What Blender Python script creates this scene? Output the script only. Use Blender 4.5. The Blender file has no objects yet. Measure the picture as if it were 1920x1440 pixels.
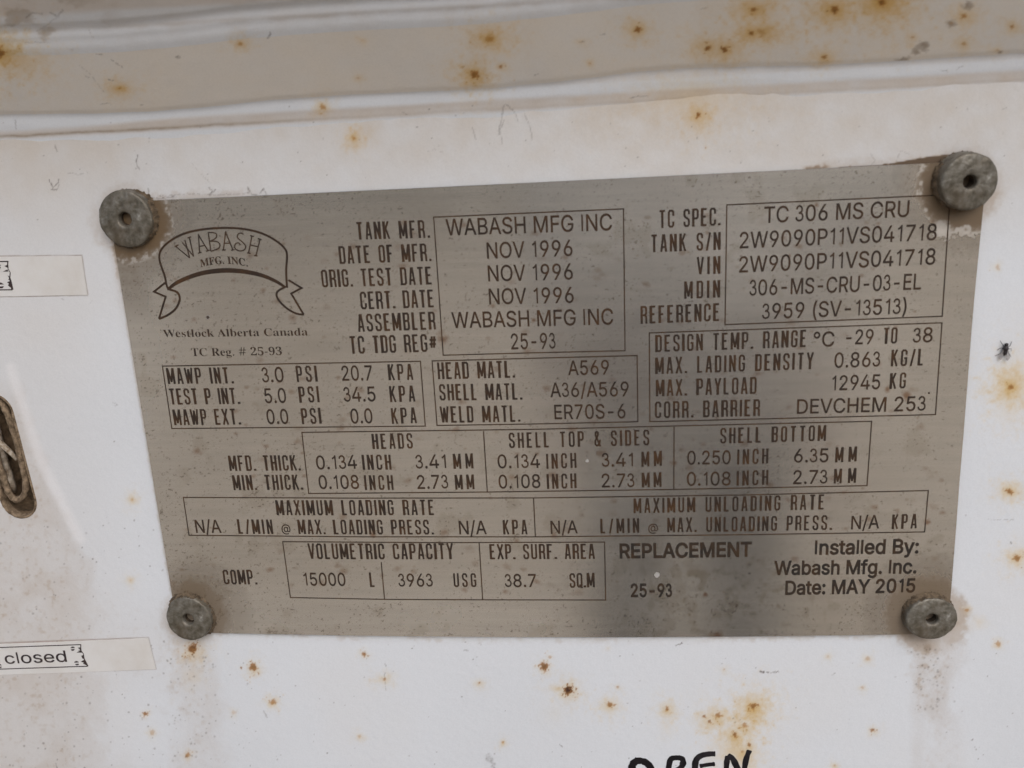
import bpy, bmesh, math, random
import numpy as np
from mathutils import Vector, Matrix
from mathutils.geometry import tessellate_polygon, delaunay_2d_cdt

sc = bpy.context.scene
COL = sc.collection
R = math.radians

# ---------------------------------------------------------------- camera
# The data plate is 200 mm wide on an upright panel; the camera stands 207 mm in front of it, tipped down.
F = 1672.307                                  # focal length in pixels of a 1920 px wide picture
CAM_D, CAM_Z = 0.20656, 1.30
MW = np.array([[0.9948105274247151, 0.025403517701844344, 0.09852246349605803],
               [0.08843038877474528, 0.26302553799075445, -0.9607276579269599],
               [-0.05031978603002413, 0.9644543678438324, 0.25941413122813173]])
CAM = np.array([0.0, -CAM_D, CAM_Z])
cd = bpy.data.cameras.new('camera')
cd.sensor_width = 36.0
cd.lens = F / 1920 * 36.0
cd.clip_start, cd.clip_end = 0.01, 500.0
cd.dof.use_dof = True
cd.dof.focus_distance = 0.232
cd.dof.aperture_fstop = 20.0
cam = bpy.data.objects.new('camera', cd)
m4 = Matrix([list(MW[i]) + [CAM[i]] for i in range(3)] + [[0, 0, 0, 1]])
cam.matrix_world = m4
COL.objects.link(cam)
sc.camera = cam

# ---------------------------------------------------------------- sky, sun, exposure (bright overcast)
w = bpy.data.worlds.new('World')
sc.world = w
w.use_nodes = True
nt = w.node_tree
bg = nt.nodes['Background']
sky = nt.nodes.new('ShaderNodeTexSky')
sky.sky_type = 'NISHITA'
sky.sun_disc = False
SUN_EL, SUN_AZ = R(42), R(158)                # azimuth from +Y towards +X: in front of the panel, to its right
sky.sun_elevation = SUN_EL
sky.sun_rotation = SUN_AZ
sky.dust_density = 3.0
sky.ozone_density = 1.0
hs = nt.nodes.new('ShaderNodeHueSaturation')
hs.inputs['Saturation'].default_value = 0.7
nt.links.new(sky.outputs[0], hs.inputs['Color'])
nt.links.new(hs.outputs[0], bg.inputs['Color'])
bg.inputs['Strength'].default_value = 0.10
sd = bpy.data.lights.new('sun', 'SUN')
sd.energy = 0.6
sd.angle = R(60)
sd.color = (1.0, 0.99, 0.98)
sun = bpy.data.objects.new('sun', sd)
sdir = Vector((math.sin(SUN_AZ) * math.cos(SUN_EL), math.cos(SUN_AZ) * math.cos(SUN_EL), math.sin(SUN_EL)))
sun.rotation_euler = sdir.to_track_quat('Z', 'Y').to_euler()
sun.location = sdir * 10
COL.objects.link(sun)
vs = sc.view_settings
vs.view_transform = 'Standard'
vs.look = 'None'
vs.gamma = 1.0
vs.use_curve_mapping = False
vs.exposure = 0.60
PERSON_X, PERSON_Y = 0.175, -1.2

# ---------------------------------------------------------------- measuring: photograph pixel -> point on the panel
XC = -0.0155
BULGE = 0.0022                                # the sheet bows outwards a little


def bulge(x):
    return BULGE * (1 - ((x - XC) / 0.1) ** 2)


def at(px, py, h=0.0):
    """Point h metres proud of the bowed panel that the photograph shows at pixel px, py."""
    d = MW @ np.array([(px - 960) / F, -(py - 720) / F, -1.0])
    y = -h
    for _ in range(6):
        t = (y - CAM[1]) / d[1]
        y = -(h + bulge(CAM[0] + d[0] * t))
    return CAM + d * ((y - CAM[1]) / d[1])


def to_px(P):
    v = (P - CAM) @ MW
    return 960 + F * v[:, 0] / -v[:, 2], 720 - F * v[:, 1] / -v[:, 2]


# ---------------------------------------------------------------- helpers
def new_obj(name, me, mat=None, parent=None):
    o = bpy.data.objects.new(name, me)
    COL.objects.link(o)
    if mat is not None:
        me.materials.append(mat)
    if parent is not None:
        o.parent = parent
        o.matrix_parent_inverse = parent.matrix_world.inverted()
    return o


def mesh_np(name, V, Fq, smooth=True):
    V = np.asarray(V, dtype=np.float32)
    Fq = np.asarray(Fq, dtype=np.int32)
    me = bpy.data.meshes.new(name)
    k = Fq.shape[1]
    me.vertices.add(len(V))
    me.vertices.foreach_set('co', V.ravel())
    me.loops.add(Fq.size)
    me.loops.foreach_set('vertex_index', Fq.ravel())
    me.polygons.add(len(Fq))
    me.polygons.foreach_set('loop_start', np.arange(0, Fq.size, k, dtype=np.int32))
    me.polygons.foreach_set('loop_total', np.full(len(Fq), k, dtype=np.int32))
    me.update(calc_edges=True)
    if smooth:
        me.polygons.foreach_set('use_smooth', np.ones(len(Fq), dtype=bool))
    me.validate()
    return me


def grid_faces(nu, nv):
    i = np.arange(nu * nv).reshape(nv, nu)
    return np.stack([i[:-1, :-1], i[:-1, 1:], i[1:, 1:], i[1:, :-1]], -1).reshape(-1, 4)


def set_col(me, name, rgb):
    a = me.attributes.new(name, 'FLOAT_COLOR', 'POINT')
    d = np.ones((len(rgb), 4), dtype=np.float32)
    d[:, :3] = rgb
    a.data.foreach_set('color', d.ravel())


def set_f(me, name, v):
    a = me.attributes.new(name, 'FLOAT', 'POINT')
    a.data.foreach_set('value', np.asarray(v, dtype=np.float32))


def root(name, loc, label, cat, group=None):
    o = bpy.data.objects.new(name, None)
    COL.objects.link(o)
    o.location = loc
    o.empty_display_size = 0.01
    bpy.context.view_layer.update()
    o['label'] = label
    o['category'] = cat
    if group:
        o['group'] = group
    return o


def tag(o, label, cat=None, group=None):
    o['label'] = label
    if cat:
        o['category'] = cat
    if group:
        o['group'] = group
    return o


def from_bm(name, bm, mat, parent=None, smooth=True):
    me = bpy.data.meshes.new(name)
    bm.normal_update()
    bm.to_mesh(me)
    bm.free()
    if smooth:
        for p in me.polygons:
            p.use_smooth = True
    return new_obj(name, me, mat, parent)


# value noise
_rt = np.random.RandomState(7).rand(256, 256)


def vnoise(x, y, seed=0):
    x = x + seed * 17.31
    y = y + seed * 9.77
    xi = np.floor(x).astype(int)
    yi = np.floor(y).astype(int)
    fx, fy = x - xi, y - yi
    fx = fx * fx * (3 - 2 * fx)
    fy = fy * fy * (3 - 2 * fy)
    g = lambda a, b: _rt[a & 255, b & 255]
    return (g(xi, yi) * (1 - fx) + g(xi + 1, yi) * fx) * (1 - fy) + (g(xi, yi + 1) * (1 - fx) + g(xi + 1, yi + 1) * fx) * fy


def fbm(x, y, seed=0, oct=4):
    s, a, t = 0, 0.5, 0
    for k in range(oct):
        s = s + a * vnoise(x * 2 ** k, y * 2 ** k, seed + k * 3)
        t += a
        a *= 0.5
    return s / t


def sstep(a, b, x):
    t = np.clip((x - a) / (b - a), 0, 1)
    return t * t * (3 - 2 * t)


def seg_dist(X, Y, pts):
    d = np.full(X.shape, 1e9)
    for (x0, y0), (x1, y1) in zip(pts[:-1], pts[1:]):
        dx, dy = x1 - x0, y1 - y0
        L = dx * dx + dy * dy + 1e-9
        t = np.clip(((X - x0) * dx + (Y - y0) * dy) / L, 0, 1)
        d = np.minimum(d, np.hypot(X - x0 - t * dx, Y - y0 - t * dy))
    return d


def mix(c, col, m):
    m = np.clip(m, 0, 1)[:, None]
    return c * (1 - m) + np.array(col) * m


# ---------------------------------------------------------------- materials
def mat_base(name):
    m = bpy.data.materials.new(name)
    m.use_nodes = True
    return m, m.node_tree, m.node_tree.nodes['Principled BSDF']


def nd(t, kind, **kw):
    n = t.nodes.new(kind)
    for k, v in kw.items():
        setattr(n, k, v)
    return n


def noise(t, scale, detail=4, rough=0.5, vec=None):
    n = nd(t, 'ShaderNodeTexNoise')
    n.inputs['Scale'].default_value = scale
    n.inputs['Detail'].default_value = detail
    n.inputs['Roughness'].default_value = rough
    if vec is not None:
        t.links.new(vec, n.inputs['Vector'])
    return n.outputs['Fac']


def ramp(t, fac, stops):
    r = nd(t, 'ShaderNodeValToRGB')
    e = r.color_ramp.elements
    while len(e) < len(stops):
        e.new(0.5)
    for q, (p, c) in zip(e, stops):
        q.position = p
        q.color = (c, c, c, 1) if isinstance(c, (int, float)) else (*c, 1)
    t.links.new(fac, r.inputs[0])
    return r.outputs[0]


def mixc(t, a, b, fac, mode='MIX'):
    n = nd(t, 'ShaderNodeMix', data_type='RGBA', blend_type=mode)
    for s, v in ((6, a), (7, b)):
        if isinstance(v, tuple):
            n.inputs[s].default_value = (*v, 1)
        else:
            t.links.new(v, n.inputs[s])
    if isinstance(fac, (int, float)):
        n.inputs[0].default_value = fac
    else:
        t.links.new(fac, n.inputs[0])
    return n.outputs[2]


def bump(t, p, h, strength, dist):
    b = nd(t, 'ShaderNodeBump')
    b.inputs['Strength'].default_value = strength
    b.inputs['Distance'].default_value = dist
    t.links.new(h, b.inputs['Height'])
    t.links.new(b.outputs[0], p.inputs['Normal'])
    return b


def obj_co(t):
    return nd(t, 'ShaderNodeTexCoord').outputs['Object']


def paint_mat():
    m, t, p = mat_base('white_paint')
    a = nd(t, 'ShaderNodeAttribute', attribute_name='paint')
    co = obj_co(t)
    n1 = noise(t, 2600, 3, 0.6, co)
    c = mixc(t, a.outputs['Color'], ramp(t, n1, [(0.3, 0.86), (0.6, 1.0)]), 0.35, 'MULTIPLY')
    t.links.new(c, p.inputs['Base Color'])
    r = nd(t, 'ShaderNodeAttribute', attribute_name='rough')
    t.links.new(r.outputs['Fac'], p.inputs['Roughness'])
    p.inputs['Specular IOR Level'].default_value = 0.4
    bump(t, p, noise(t, 420, 4, 0.55, co), 0.25, 0.0004)
    return m


def plate_mat():
    m, t, p = mat_base('brushed_stainless')
    a = nd(t, 'ShaderNodeAttribute', attribute_name='tint')
    f = nd(t, 'ShaderNodeAttribute', attribute_name='film')
    co = obj_co(t)
    mp = nd(t, 'ShaderNodeMapping')
    mp.inputs['Scale'].default_value = (60, 1, 5200)
    t.links.new(co, mp.inputs['Vector'])
    br = noise(t, 1.0, 3, 0.6, mp.outputs[0])
    c = mixc(t, a.outputs['Color'], ramp(t, br, [(0.25, 0.8), (0.75, 1.0)]), 0.55, 'MULTIPLY')
    t.links.new(c, p.inputs['Base Color'])
    inv = nd(t, 'ShaderNodeMath', operation='SUBTRACT')
    inv.inputs[0].default_value = 1.0
    t.links.new(f.outputs['Fac'], inv.inputs[1])
    t.links.new(inv.outputs[0], p.inputs['Metallic'])
    ro = nd(t, 'ShaderNodeMath', operation='MULTIPLY_ADD')
    t.links.new(f.outputs['Fac'], ro.inputs[0])
    ro.inputs[1].default_value = 0.30
    ro.inputs[2].default_value = 0.17
    t.links.new(ro.outputs[0], p.inputs['Roughness'])
    p.inputs['Anisotropic'].default_value = 0.75
    p.inputs['Anisotropic Rotation'].default_value = 0.25
    tg = nd(t, 'ShaderNodeTangent', direction_type='UV_MAP', uv_map='flat')
    t.links.new(tg.outputs[0], p.inputs['Tangent'])
    bump(t, p, br, 0.06, 0.0001)
    return m


def ink_mat(name, dark, rust, amount=0.5, rough=0.7):
    m, t, p = mat_base(name)
    co = obj_co(t)
    n = noise(t, 260, 5, 0.65, co)
    c = mixc(t, dark, rust, ramp(t, n, [(0.42, 0.0), (0.42 + 0.45 * (1 - amount), 1.0)]))
    t.links.new(c, p.inputs['Base Color'])
    p.inputs['Roughness'].default_value = rough
    p.inputs['Specular IOR Level'].default_value = 0.25
    return m


def rivet_mat():
    m, t, p = mat_base('oxidised_aluminium')
    co = obj_co(t)
    n = noise(t, 420, 6, 0.65, co)
    c = ramp(t, n, [(0.3, (0.056, 0.048, 0.035)), (0.45, (0.128, 0.115, 0.09)), (0.6, (0.20, 0.187, 0.160)), (0.78, (0.42, 0.415, 0.385))])
    n2 = noise(t, 160, 3, 0.5, co)
    c = mixc(t, c, (0.10, 0.07, 0.04), ramp(t, n2, [(0.48, 0.0), (0.7, 0.5)]))
    t.links.new(c, p.inputs['Base Color'])
    p.inputs['Metallic'].default_value = 0.4
    p.inputs['Roughness'].default_value = 0.48
    bump(t, p, noise(t, 900, 5, 0.6, co), 0.38, 0.0004)
    return m


def simple_mat(name, c1, c2, scale, rough=0.7, bmp=0.4, metallic=0.0, lo=0.35, hi=0.65):
    m, t, p = mat_base(name)
    co = obj_co(t)
    n = noise(t, scale, 5, 0.62, co)
    t.links.new(ramp(t, n, [(lo, c1), (hi, c2)]), p.inputs['Base Color'])
    p.inputs['Roughness'].default_value = rough
    p.inputs['Metallic'].default_value = metallic
    if bmp:
        bump(t, p, n, bmp, 0.4 / scale)
    return m


M_PAINT = paint_mat()
M_PLATE = plate_mat()
M_INK = ink_mat('etched_lettering', (0.030, 0.020, 0.014), (0.075, 0.036, 0.014), 0.3)
M_BOLD = ink_mat('etched_bold_lettering', (0.026, 0.021, 0.017), (0.07, 0.036, 0.015), 0.2)
M_LINE = ink_mat('etched_lines', (0.035, 0.023, 0.016), (0.08, 0.042, 0.018), 0.4)
M_RIVET = rivet_mat()
M_GRIME = simple_mat('caked_grime', (0.09, 0.06, 0.034), (0.30, 0.22, 0.145), 900, 0.9, 0.8)
M_RING = simple_mat('packed_dirt', (0.05, 0.034, 0.02), (0.17, 0.125, 0.08), 800, 0.95, 0.8)
M_CRUST = simple_mat('white_crust', (0.20, 0.14, 0.085), (0.52, 0.46, 0.38), 1600, 0.9, 0.8)
M_POCKET = simple_mat('rusty_pocket', (0.06, 0.040, 0.022), (0.22, 0.15, 0.09), 420, 0.9, 0.6)
M_HOLE = simple_mat('hole_dark', (0.02, 0.014, 0.009), (0.10, 0.068, 0.04), 700, 0.9, 0.5)  # dark colour for the depths of the rivet holes
M_STICK = simple_mat('sticker_vinyl', (0.69, 0.68, 0.665), (0.61, 0.58, 0.54), 90, 0.4, 0.05, 0, 0.45, 0.8)
M_PRINT = ink_mat('printed_ink', (0.030, 0.022, 0.026), (0.06, 0.04, 0.035), 0.4, 0.5)
M_MARK = ink_mat('marker_ink', (0.010, 0.009, 0.011), (0.030, 0.026, 0.030), 0.4, 0.3)
# ---------------------------------------------------------------- ground (mirrored in the plate)
def ground_mat():
    m, t, p = mat_base('gravel')
    co = obj_co(t)
    n = noise(t, 40, 6, 0.7, co)
    n2 = noise(t, 0.8, 3, 0.5, co)
    c = ramp(t, n, [(0.3, (0.32, 0.27, 0.205)), (0.7, (0.58, 0.49, 0.385))])
    c = mixc(t, c, (0.38, 0.32, 0.245), ramp(t, n2, [(0.4, 0.0), (0.7, 0.5)]))
    t.links.new(c, p.inputs['Base Color'])
    p.inputs['Roughness'].default_value = 0.95
    bump(t, p, n, 0.6, 0.02)
    return m


bm = bmesh.new()
bmesh.ops.create_grid(bm, x_segments=8, y_segments=8, size=150)
gr = from_bm('ground', bm, ground_mat(), smooth=False)
gr['kind'] = 'structure'

# unseen dark rise, added to darken the reflection in the plate's top
nh = 60
hx = np.linspace(-60, 60, nh)
hv, hz_ = [], [0, .5, .8, 1.0, .9, 0]
for j, (yy, k) in enumerate(zip((-26, -28, -31, -36, -44, -60), hz_)):
    for x in hx:
        hv.append((x, yy - 0.006 * x * x * -1 * .5, k * (8.5 + 3.0 * (float(fbm(np.array([x * .09 + 50]), np.array([j * .4 + 3.0]), 81, 4)[0]) - .5) * 2)))
hl = new_obj('reflected_backdrop', mesh_np('reflected_backdrop', hv, grid_faces(nh, 6)), simple_mat('dark_backdrop', (0.020, 0.022, 0.014), (0.065, 0.062, 0.040), 1.2, 0.95, 0.3))
hl['kind'] = 'structure'

# ---------------------------------------------------------------- stains, all as marks on the painted steel
# rust: x, y, core radius, halo radius, core strength, halo strength, x-stretch of the halo
RUST = [
    (361, 1216, 10, 24, 1, .55, 1), (475, 1250, 7, 13, .9, .6, 1), (452, 1252, 2.5, 4, .9, .2, 1), (512, 1316, 6, 12, .75, .6, 1),
    (272, 1338, 4, 7, .9, .4, 1), (285, 1373, 5, 9, .35, .35, 1), (352, 1415, 4.5, 9, .75, .5, 1), (438, 1335, 5, 8, .2, .25, 1),
    (245, 1088, 2, 8, .2, .4, 1), (248, 937, 3, 9, .35, .5, 1), (683, 1226, 4.5, 8, .85, .5, 1), (722, 1273, 2.6, 12, .7, .35, 1.5),
    (716, 1271, 1, 9, .2, .35, 1.6), (899, 1280, 2.6, 9, .8, .4, 1.3), (1021, 1250, 8, 13, .95, .5, 1), (1032, 1232, 3, 5, .5, .3, 1.4),
    (1066, 1294, 8.5, 23, 1.2, .5, 1), (1048, 1290, 1.5, 11, .3, .5, 2), (1143, 1321, 5, 18, .85, .55, 1), (1152, 1322, 3, 8, .7, .4, 1),
    (1158, 1288, 2.2, 6, .5, .35, 1), (1251, 1330, 5, 17, .85, .6, 1), (943, 1392, 3, 8, .6, .6, 1), (674, 1380, 3, 8, .3, .4, 1),
    (1412, 1325, 6, 34, .9, .75, 1), (1420, 1322, 3, 10, .8, .4, 1), (1346, 1341, 6, 22, .8, .6, 1.3), (1330, 1352, 3.5, 20, .85, .45, 1.2),
    (1320, 1343, 3.2, 16, .85, .4, 1), (1396, 1360, 5.5, 20, .7, .6, 1.2), (1378, 1377, 5.5, 30, .9, .7, 1), (1405, 1397, 3.6, 16, .85, .5, 1),
    (1392, 1409, 3, 32, .6, .6, 1), (1375, 1402, 2, 30, .2, .5, 1.3), (1358, 1255, 2.2, 4, .4, .3, 1), (1637, 1368, 4, 9, .85, .4, 1.2),
    (1644, 1369, 2, 4, .7, .3, 1), (1565, 1435, 3, 8, .35, .5, 1), (1627, 1235, 4, 9, .4, .4, 1.3), (1617, 1289, 2.5, 6, .4, .3, 1.4),
    (1553, 1230, 2, 8, .2, .3, 1), (1357, 1255, 2, 9, .2, .25, 1), (1813, 1144, 3, 8, .6, .45, 1), (1872, 1207, 5, 9, .6, .5, 1), (1907, 1047, 5.5, 15, .85, .6, 1.3),
    (1893, 922, 5, 15, .9, .65, 1.3), (1896, 726, 6, 32, .85, .75, 1), (1905, 700, 1, 40, 0, .25, 1), (1895, 765, 1, 30, 0, .22, 1),
    (1870, 500, 3, 6, .35, .3, 1), (664, 259, 3.5, 15, .6, .65, 1), (664, 268, 1, 14, .1, .35, 1), (1310, 215, 5, 28, 1, .6, 1),
    (1312, 232, 1, 24, 0, .3, 1), (1297, 182, 1, 40, 0, .35, 2.2), (605, 201, 4, 13, .7, .6, 1), (918, 73, 7, 20, .55, .8, 1.5),
    (889, 141, 7, 26, .9, .75, 1), (884, 140, 4, 14, .6, .5, 1.4), (896, 143, 3, 8, .9, .4, 1), (938, 125, 3.6, 8, .8, .5, 1.4), (869, 125, 2, 4, .4, .3, 1),
    (1195, 55, 5, 18, .95, .65, 1.3), (1413, 18, 5, 26, .85, .7, 1.6), (1565, 19, 6, 30, .95, .75, 1.5), (1570, 18, 4, 10, .8, .4, 1.3),
    (1652, 5, 7, 38, .95, .85, 1.4), (1655, 12, 3, 26, .3, .6, 1.4), (1408, 62, 4.5, 20, .9, .7, 1.4), (1425, 59, 6, 22, .35, .75, 2.0), (1440, 54, 3, 18, .1, .5, 2.2),
    (1327, 90, 5.5, 22, .95, .6, 1.3), (1358, 93, 6, 24, .95, .7, 1.3), (1545, 107, 3.6, 16, .8, .6, 1.4), (1808, 30, 5, 18, .75, .6, 1.2),
    (1898, 50, 4, 15, .75, .5, 1), (1807, 82, 3.2, 12, .5, .5, 1.3), (1712, 70, 2.4, 10, .5, .4, 1.2), (1870, 94, 2, 8, .4, .4, 1.5),
    (2, 100, 9, 34, .9, .85, 1.3), (30, 112, 1, 32, 0, .5, 1.6), (55, 124, 1, 26, 0, .28, 1.4), (224, 166, 3, 13, .5, .75, 1.8), (451, 82, 3, 11, .6, .6, 1.3),
    (1106, 119, 2, 7, .4, .45, 1), (1090, 78, 2, 6, .15, .3, 1.4), (680, 76, 2, 7, .15, .3, 1.4), (672, 147, 2, 6, .3, .3, 1.4),
    (361, 1262, 1, 30, 0, .18, .8), (365, 1240, 1, 22, 0, .2, .8),
    (1835, 1165, 1, 12, 0, .2, 1), (1140, 1215, 1, 6, .1, .15, 1), (1040, 1330, 1, 30, 0, .08, 1), (1250, 1358, 1, 20, 0, .16, .8)]
# dark flecks, insects and hairs: list of (width, strength, points)
HAIR = [
    (1.6, .55, [(92, 338), (100, 352), (108, 342), (110, 336)]), (1.6, .5, [(100, 352), (96, 356), (106, 356), (110, 346)]),
    (1.8, .5, [(258, 292), (255, 302), (258, 312), (262, 318)]), (2.6, .45, [(104, 272), (108, 285)]),
    (1.1, .28, [(128, 324), (145, 327), (165, 324)]), (1.0, .2, [(355, 300), (375, 325), (395, 345)]),
    (1.6, .5, [(276, 352), (280, 365), (276, 372)]), (1.8, .5, [(392, 352), (400, 360), (404, 355), (392, 366)]), (1.8, .5, [(464, 352), (472, 364), (482, 366)]),
    (1.8, .45, [(488, 362), (495, 355), (501, 366)]), (1.2, .35, [(300, 368), (350, 363), (400, 366), (470, 362)]), (1.4, .5, [(276, 372), (300, 372), (330, 368)]),
    (2.0, .35, [(945, 197), (938, 232), (936, 252)]), (1.6, .35, [(948, 195), (968, 215), (972, 228)]), (1.4, .28, [(985, 215), (995, 245), (998, 262)]),
    (1.4, .32, [(945, 225), (938, 245), (942, 270)]), (1.5, .42, [(886, 240), (893, 262)]), (1.3, .35, [(752, 206), (760, 212), (764, 216)]), (1.0, .18, [(800, 285), (815, 280), (830, 287)]),
    (2.8, .6, [(502, 71), (507, 62)]), (3.0, .55, [(329, 107), (337, 108)]), (2.0, .4, [(182, 101), (190, 103)]), (2.2, .45, [(203, 150), (212, 151)]), (1.5, .3, [(160, 143), (168, 146)]),
    (1.2, .35, [(208, 111), (216, 118), (232, 128)]), (1.0, .25, [(150, 122), (170, 140), (195, 172)]), (1.4, .3, [(190, 195), (206, 194)]), (1.4, .4, [(263, 196), (268, 197)]),
    (2.0, .33, [(48, 34), (60, 24), (80, 26)]), (2.6, .38, [(95, 24), (108, 30), (118, 20)]), (1.4, .25, [(70, 58), (95, 42), (112, 30)]), (1.2, .22, [(45, 80), (95, 80)]), (1.2, .22, [(165, 55), (174, 72)]),
    (1.5, .35, [(1003, 142), (1010, 139)]), (1.3, .4, [(1085, 79), (1095, 79)]), (1.2, .35, [(1125, 65), (1135, 64)]), (1.4, .32, [(1312, 17), (1325, 14)]),
    (1.4, .4, [(1760, 130), (1775, 134)]), (1.2, .35, [(1790, 132), (1805, 124)]), (1.5, .35, [(1180, 185), (1195, 181), (1215, 180)]), (1.6, .3, [(30, 226), (31, 242)]),
    (1.2, .3, [(1632, 290), (1640, 300), (1632, 312)]), (1.3, .3, [(1690, 283), (1682, 298), (1684, 310)]), (1.1, .22, [(1692, 283), (1704, 290)]),
    (2.4, .75, [(1424, 1259), (1432, 1261)]), (1.2, .6, [(1432, 1261), (1460, 1260)]), (1.2, .6, [(722, 1243), (723, 1250)]), (1.0, .35, [(722, 1262), (723, 1295)]),
    (1.2, .5, [(1050, 1396), (1056, 1402)]), (2.0, .55, [(1266, 1210), (1278, 1207)]), (1.2, .3, [(898, 1207), (902, 1205)]), (1.4, .35, [(870, 1220), (878, 1220)]),
    (1.2, .3, [(1852, 974), (1900, 975)]), (1.6, .5, [(1895, 1017), (1896, 1020)]), (1.4, .35, [(1560, 1265), (1566, 1262)]), (1.2, .28, [(212, 755), (222, 759), (215, 761)]),
    (1.2, .3, [(114, 560), (120, 562)]), (1.0, .25, [(168, 571), (174, 562)]), (2.0, .5, [(1824, 1387), (1822, 1388)]),
    (2.2, .3, [(495, 1335), (502, 1346), (498, 1340)]), (1.6, .3, [(1240, 640), (1246, 640)]), (1.2, .3, [(1880, 205), (1888, 202)]),
    (6, .26, [(915, 1416), (922, 1424)]), (5, .34, [(914, 1424), (927, 1432)]), (4, .3, [(922, 1436), (926, 1440), (928, 1450)]), (1.4, .5, [(104, 1430), (108, 1442)])]
_r = random.Random(5)
PEPPER = [(_r.uniform(0, 1920), _r.choice([_r.uniform(195, 330), _r.uniform(1195, 1440), _r.uniform(1195, 1440), _r.uniform(0, 1440)]), _r.uniform(.7, 1.5), _r.uniform(.25, .7)) for _ in range(260)]
PEPPER += [(_r.uniform(0, 330) * _r.random() ** .3, _r.uniform(960, 1440), _r.uniform(.8, 2.2), _r.uniform(.2, .55)) for _ in range(170)]
PEPPER += [(340 + _r.gauss(25, 38), _r.uniform(1225, 1430), _r.uniform(.8, 2.4), _r.uniform(.2, .45)) for _ in range(80)]
PEPPER += [(1748 + _r.gauss(0, 24), _r.uniform(1205, 1330), _r.uniform(.8, 2.6), _r.uniform(.2, .5)) for _ in range(70)]


def stain(X, Y, c, rough):
    """Rust, flecks, hairs on colour c for points seen at X, Y of the photograph."""
    nA = fbm(X / 9, Y / 9, 3, 4) - 0.5
    nB = fbm(X / 3.2, Y / 3.2, 11, 3) - 0.5
    halo = np.zeros(X.shape)
    core = np.zeros(X.shape)
    for x, y, rc, rh, sc_, sh, st in RUST:
        rr = max(rh * 3.2 * st, rc * 3) + 4
        k = np.where((np.abs(X - x) < rr) & (np.abs(Y - y) < rr))[0]
        if not len(k):
            continue
        dx, dy = (X[k] - x), (Y[k] - y)
        d = np.hypot(dx / st, dy - 0.15 * rh * (y > 1190)) * (1 + 1.3 * nA[k] + 0.5 * nB[k])
        rh2 = rh * (0.66 if y > 1190 else 0.95)
        halo[k] = np.maximum(halo[k], 0.9 * sh * np.exp(-(d / rh2) ** 1.2)) + 0.25 * sh * np.exp(-(d / rh) ** 2) * (1 - halo[k])
        dc = np.hypot(dx / (1 + .35 * (st - 1)), dy) * (1 + 1.6 * nB[k] + 1.0 * nA[k])
        core[k] = np.maximum(core[k], sc_ * sstep(rc * 1.25, rc * 0.55, dc))
    halo = np.clip(halo, 0, 0.95)
    tint = np.array([0.95, 0.63, 0.16])
    c = c * (1 - halo[:, None]) + c * tint * halo[:, None]
    c = mix(c, (0.40, 0.20, 0.05), halo ** 3 * 0.6)
    rc_ = np.clip(core, 0, 1)
    c = mix(c, (0.36, 0.145, 0.022), rc_ * 0.85)
    c = mix(c, (0.06, 0.024, 0.012), np.clip(core - 0.72, 0, 1) * 2.6 * (0.7 + nB))
    dark = np.zeros(X.shape)
    for wd, s, pts in HAIR:
        px = [p[0] for p in pts]
        py = [p[1] for p in pts]
        k = np.where((X > min(px) - 9) & (X < max(px) + 9) & (Y > min(py) - 9) & (Y < max(py) + 9))[0]
        if len(k):
            jx = X[k] + 5 * nA[k]
            jy = Y[k] + 5 * nB[k]
            dark[k] = np.maximum(dark[k], 1.25 * s * sstep(wd, wd * .25, seg_dist(jx, jy, pts)) * (0.75 + 1.2 * nB[k]))
    for x, y, r_, s in PEPPER:
        k = np.where((np.abs(X - x) < 8) & (np.abs(Y - y) < 8))[0]
        if len(k):
            dark[k] = np.maximum(dark[k], s * sstep(r_ * 1.3, r_ * .4, np.hypot(X[k] - x, Y[k] - y) * (1 + nB[k])))
    c = mix(c, (0.075, 0.05, 0.038), dark)
    rough = np.clip(rough + 0.4 * np.clip(core + halo * .4, 0, 1), 0, 0.95)
    return c, rough


WHITE = np.array([0.702, 0.728, 0.765])
TAN = (0.52, 0.42, 0.32)
GRIME = (0.42, 0.325, 0.235)

PLATE_Q = [(201, 380), (1853, 301), (1777, 1188), (334, 1185)]


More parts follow.
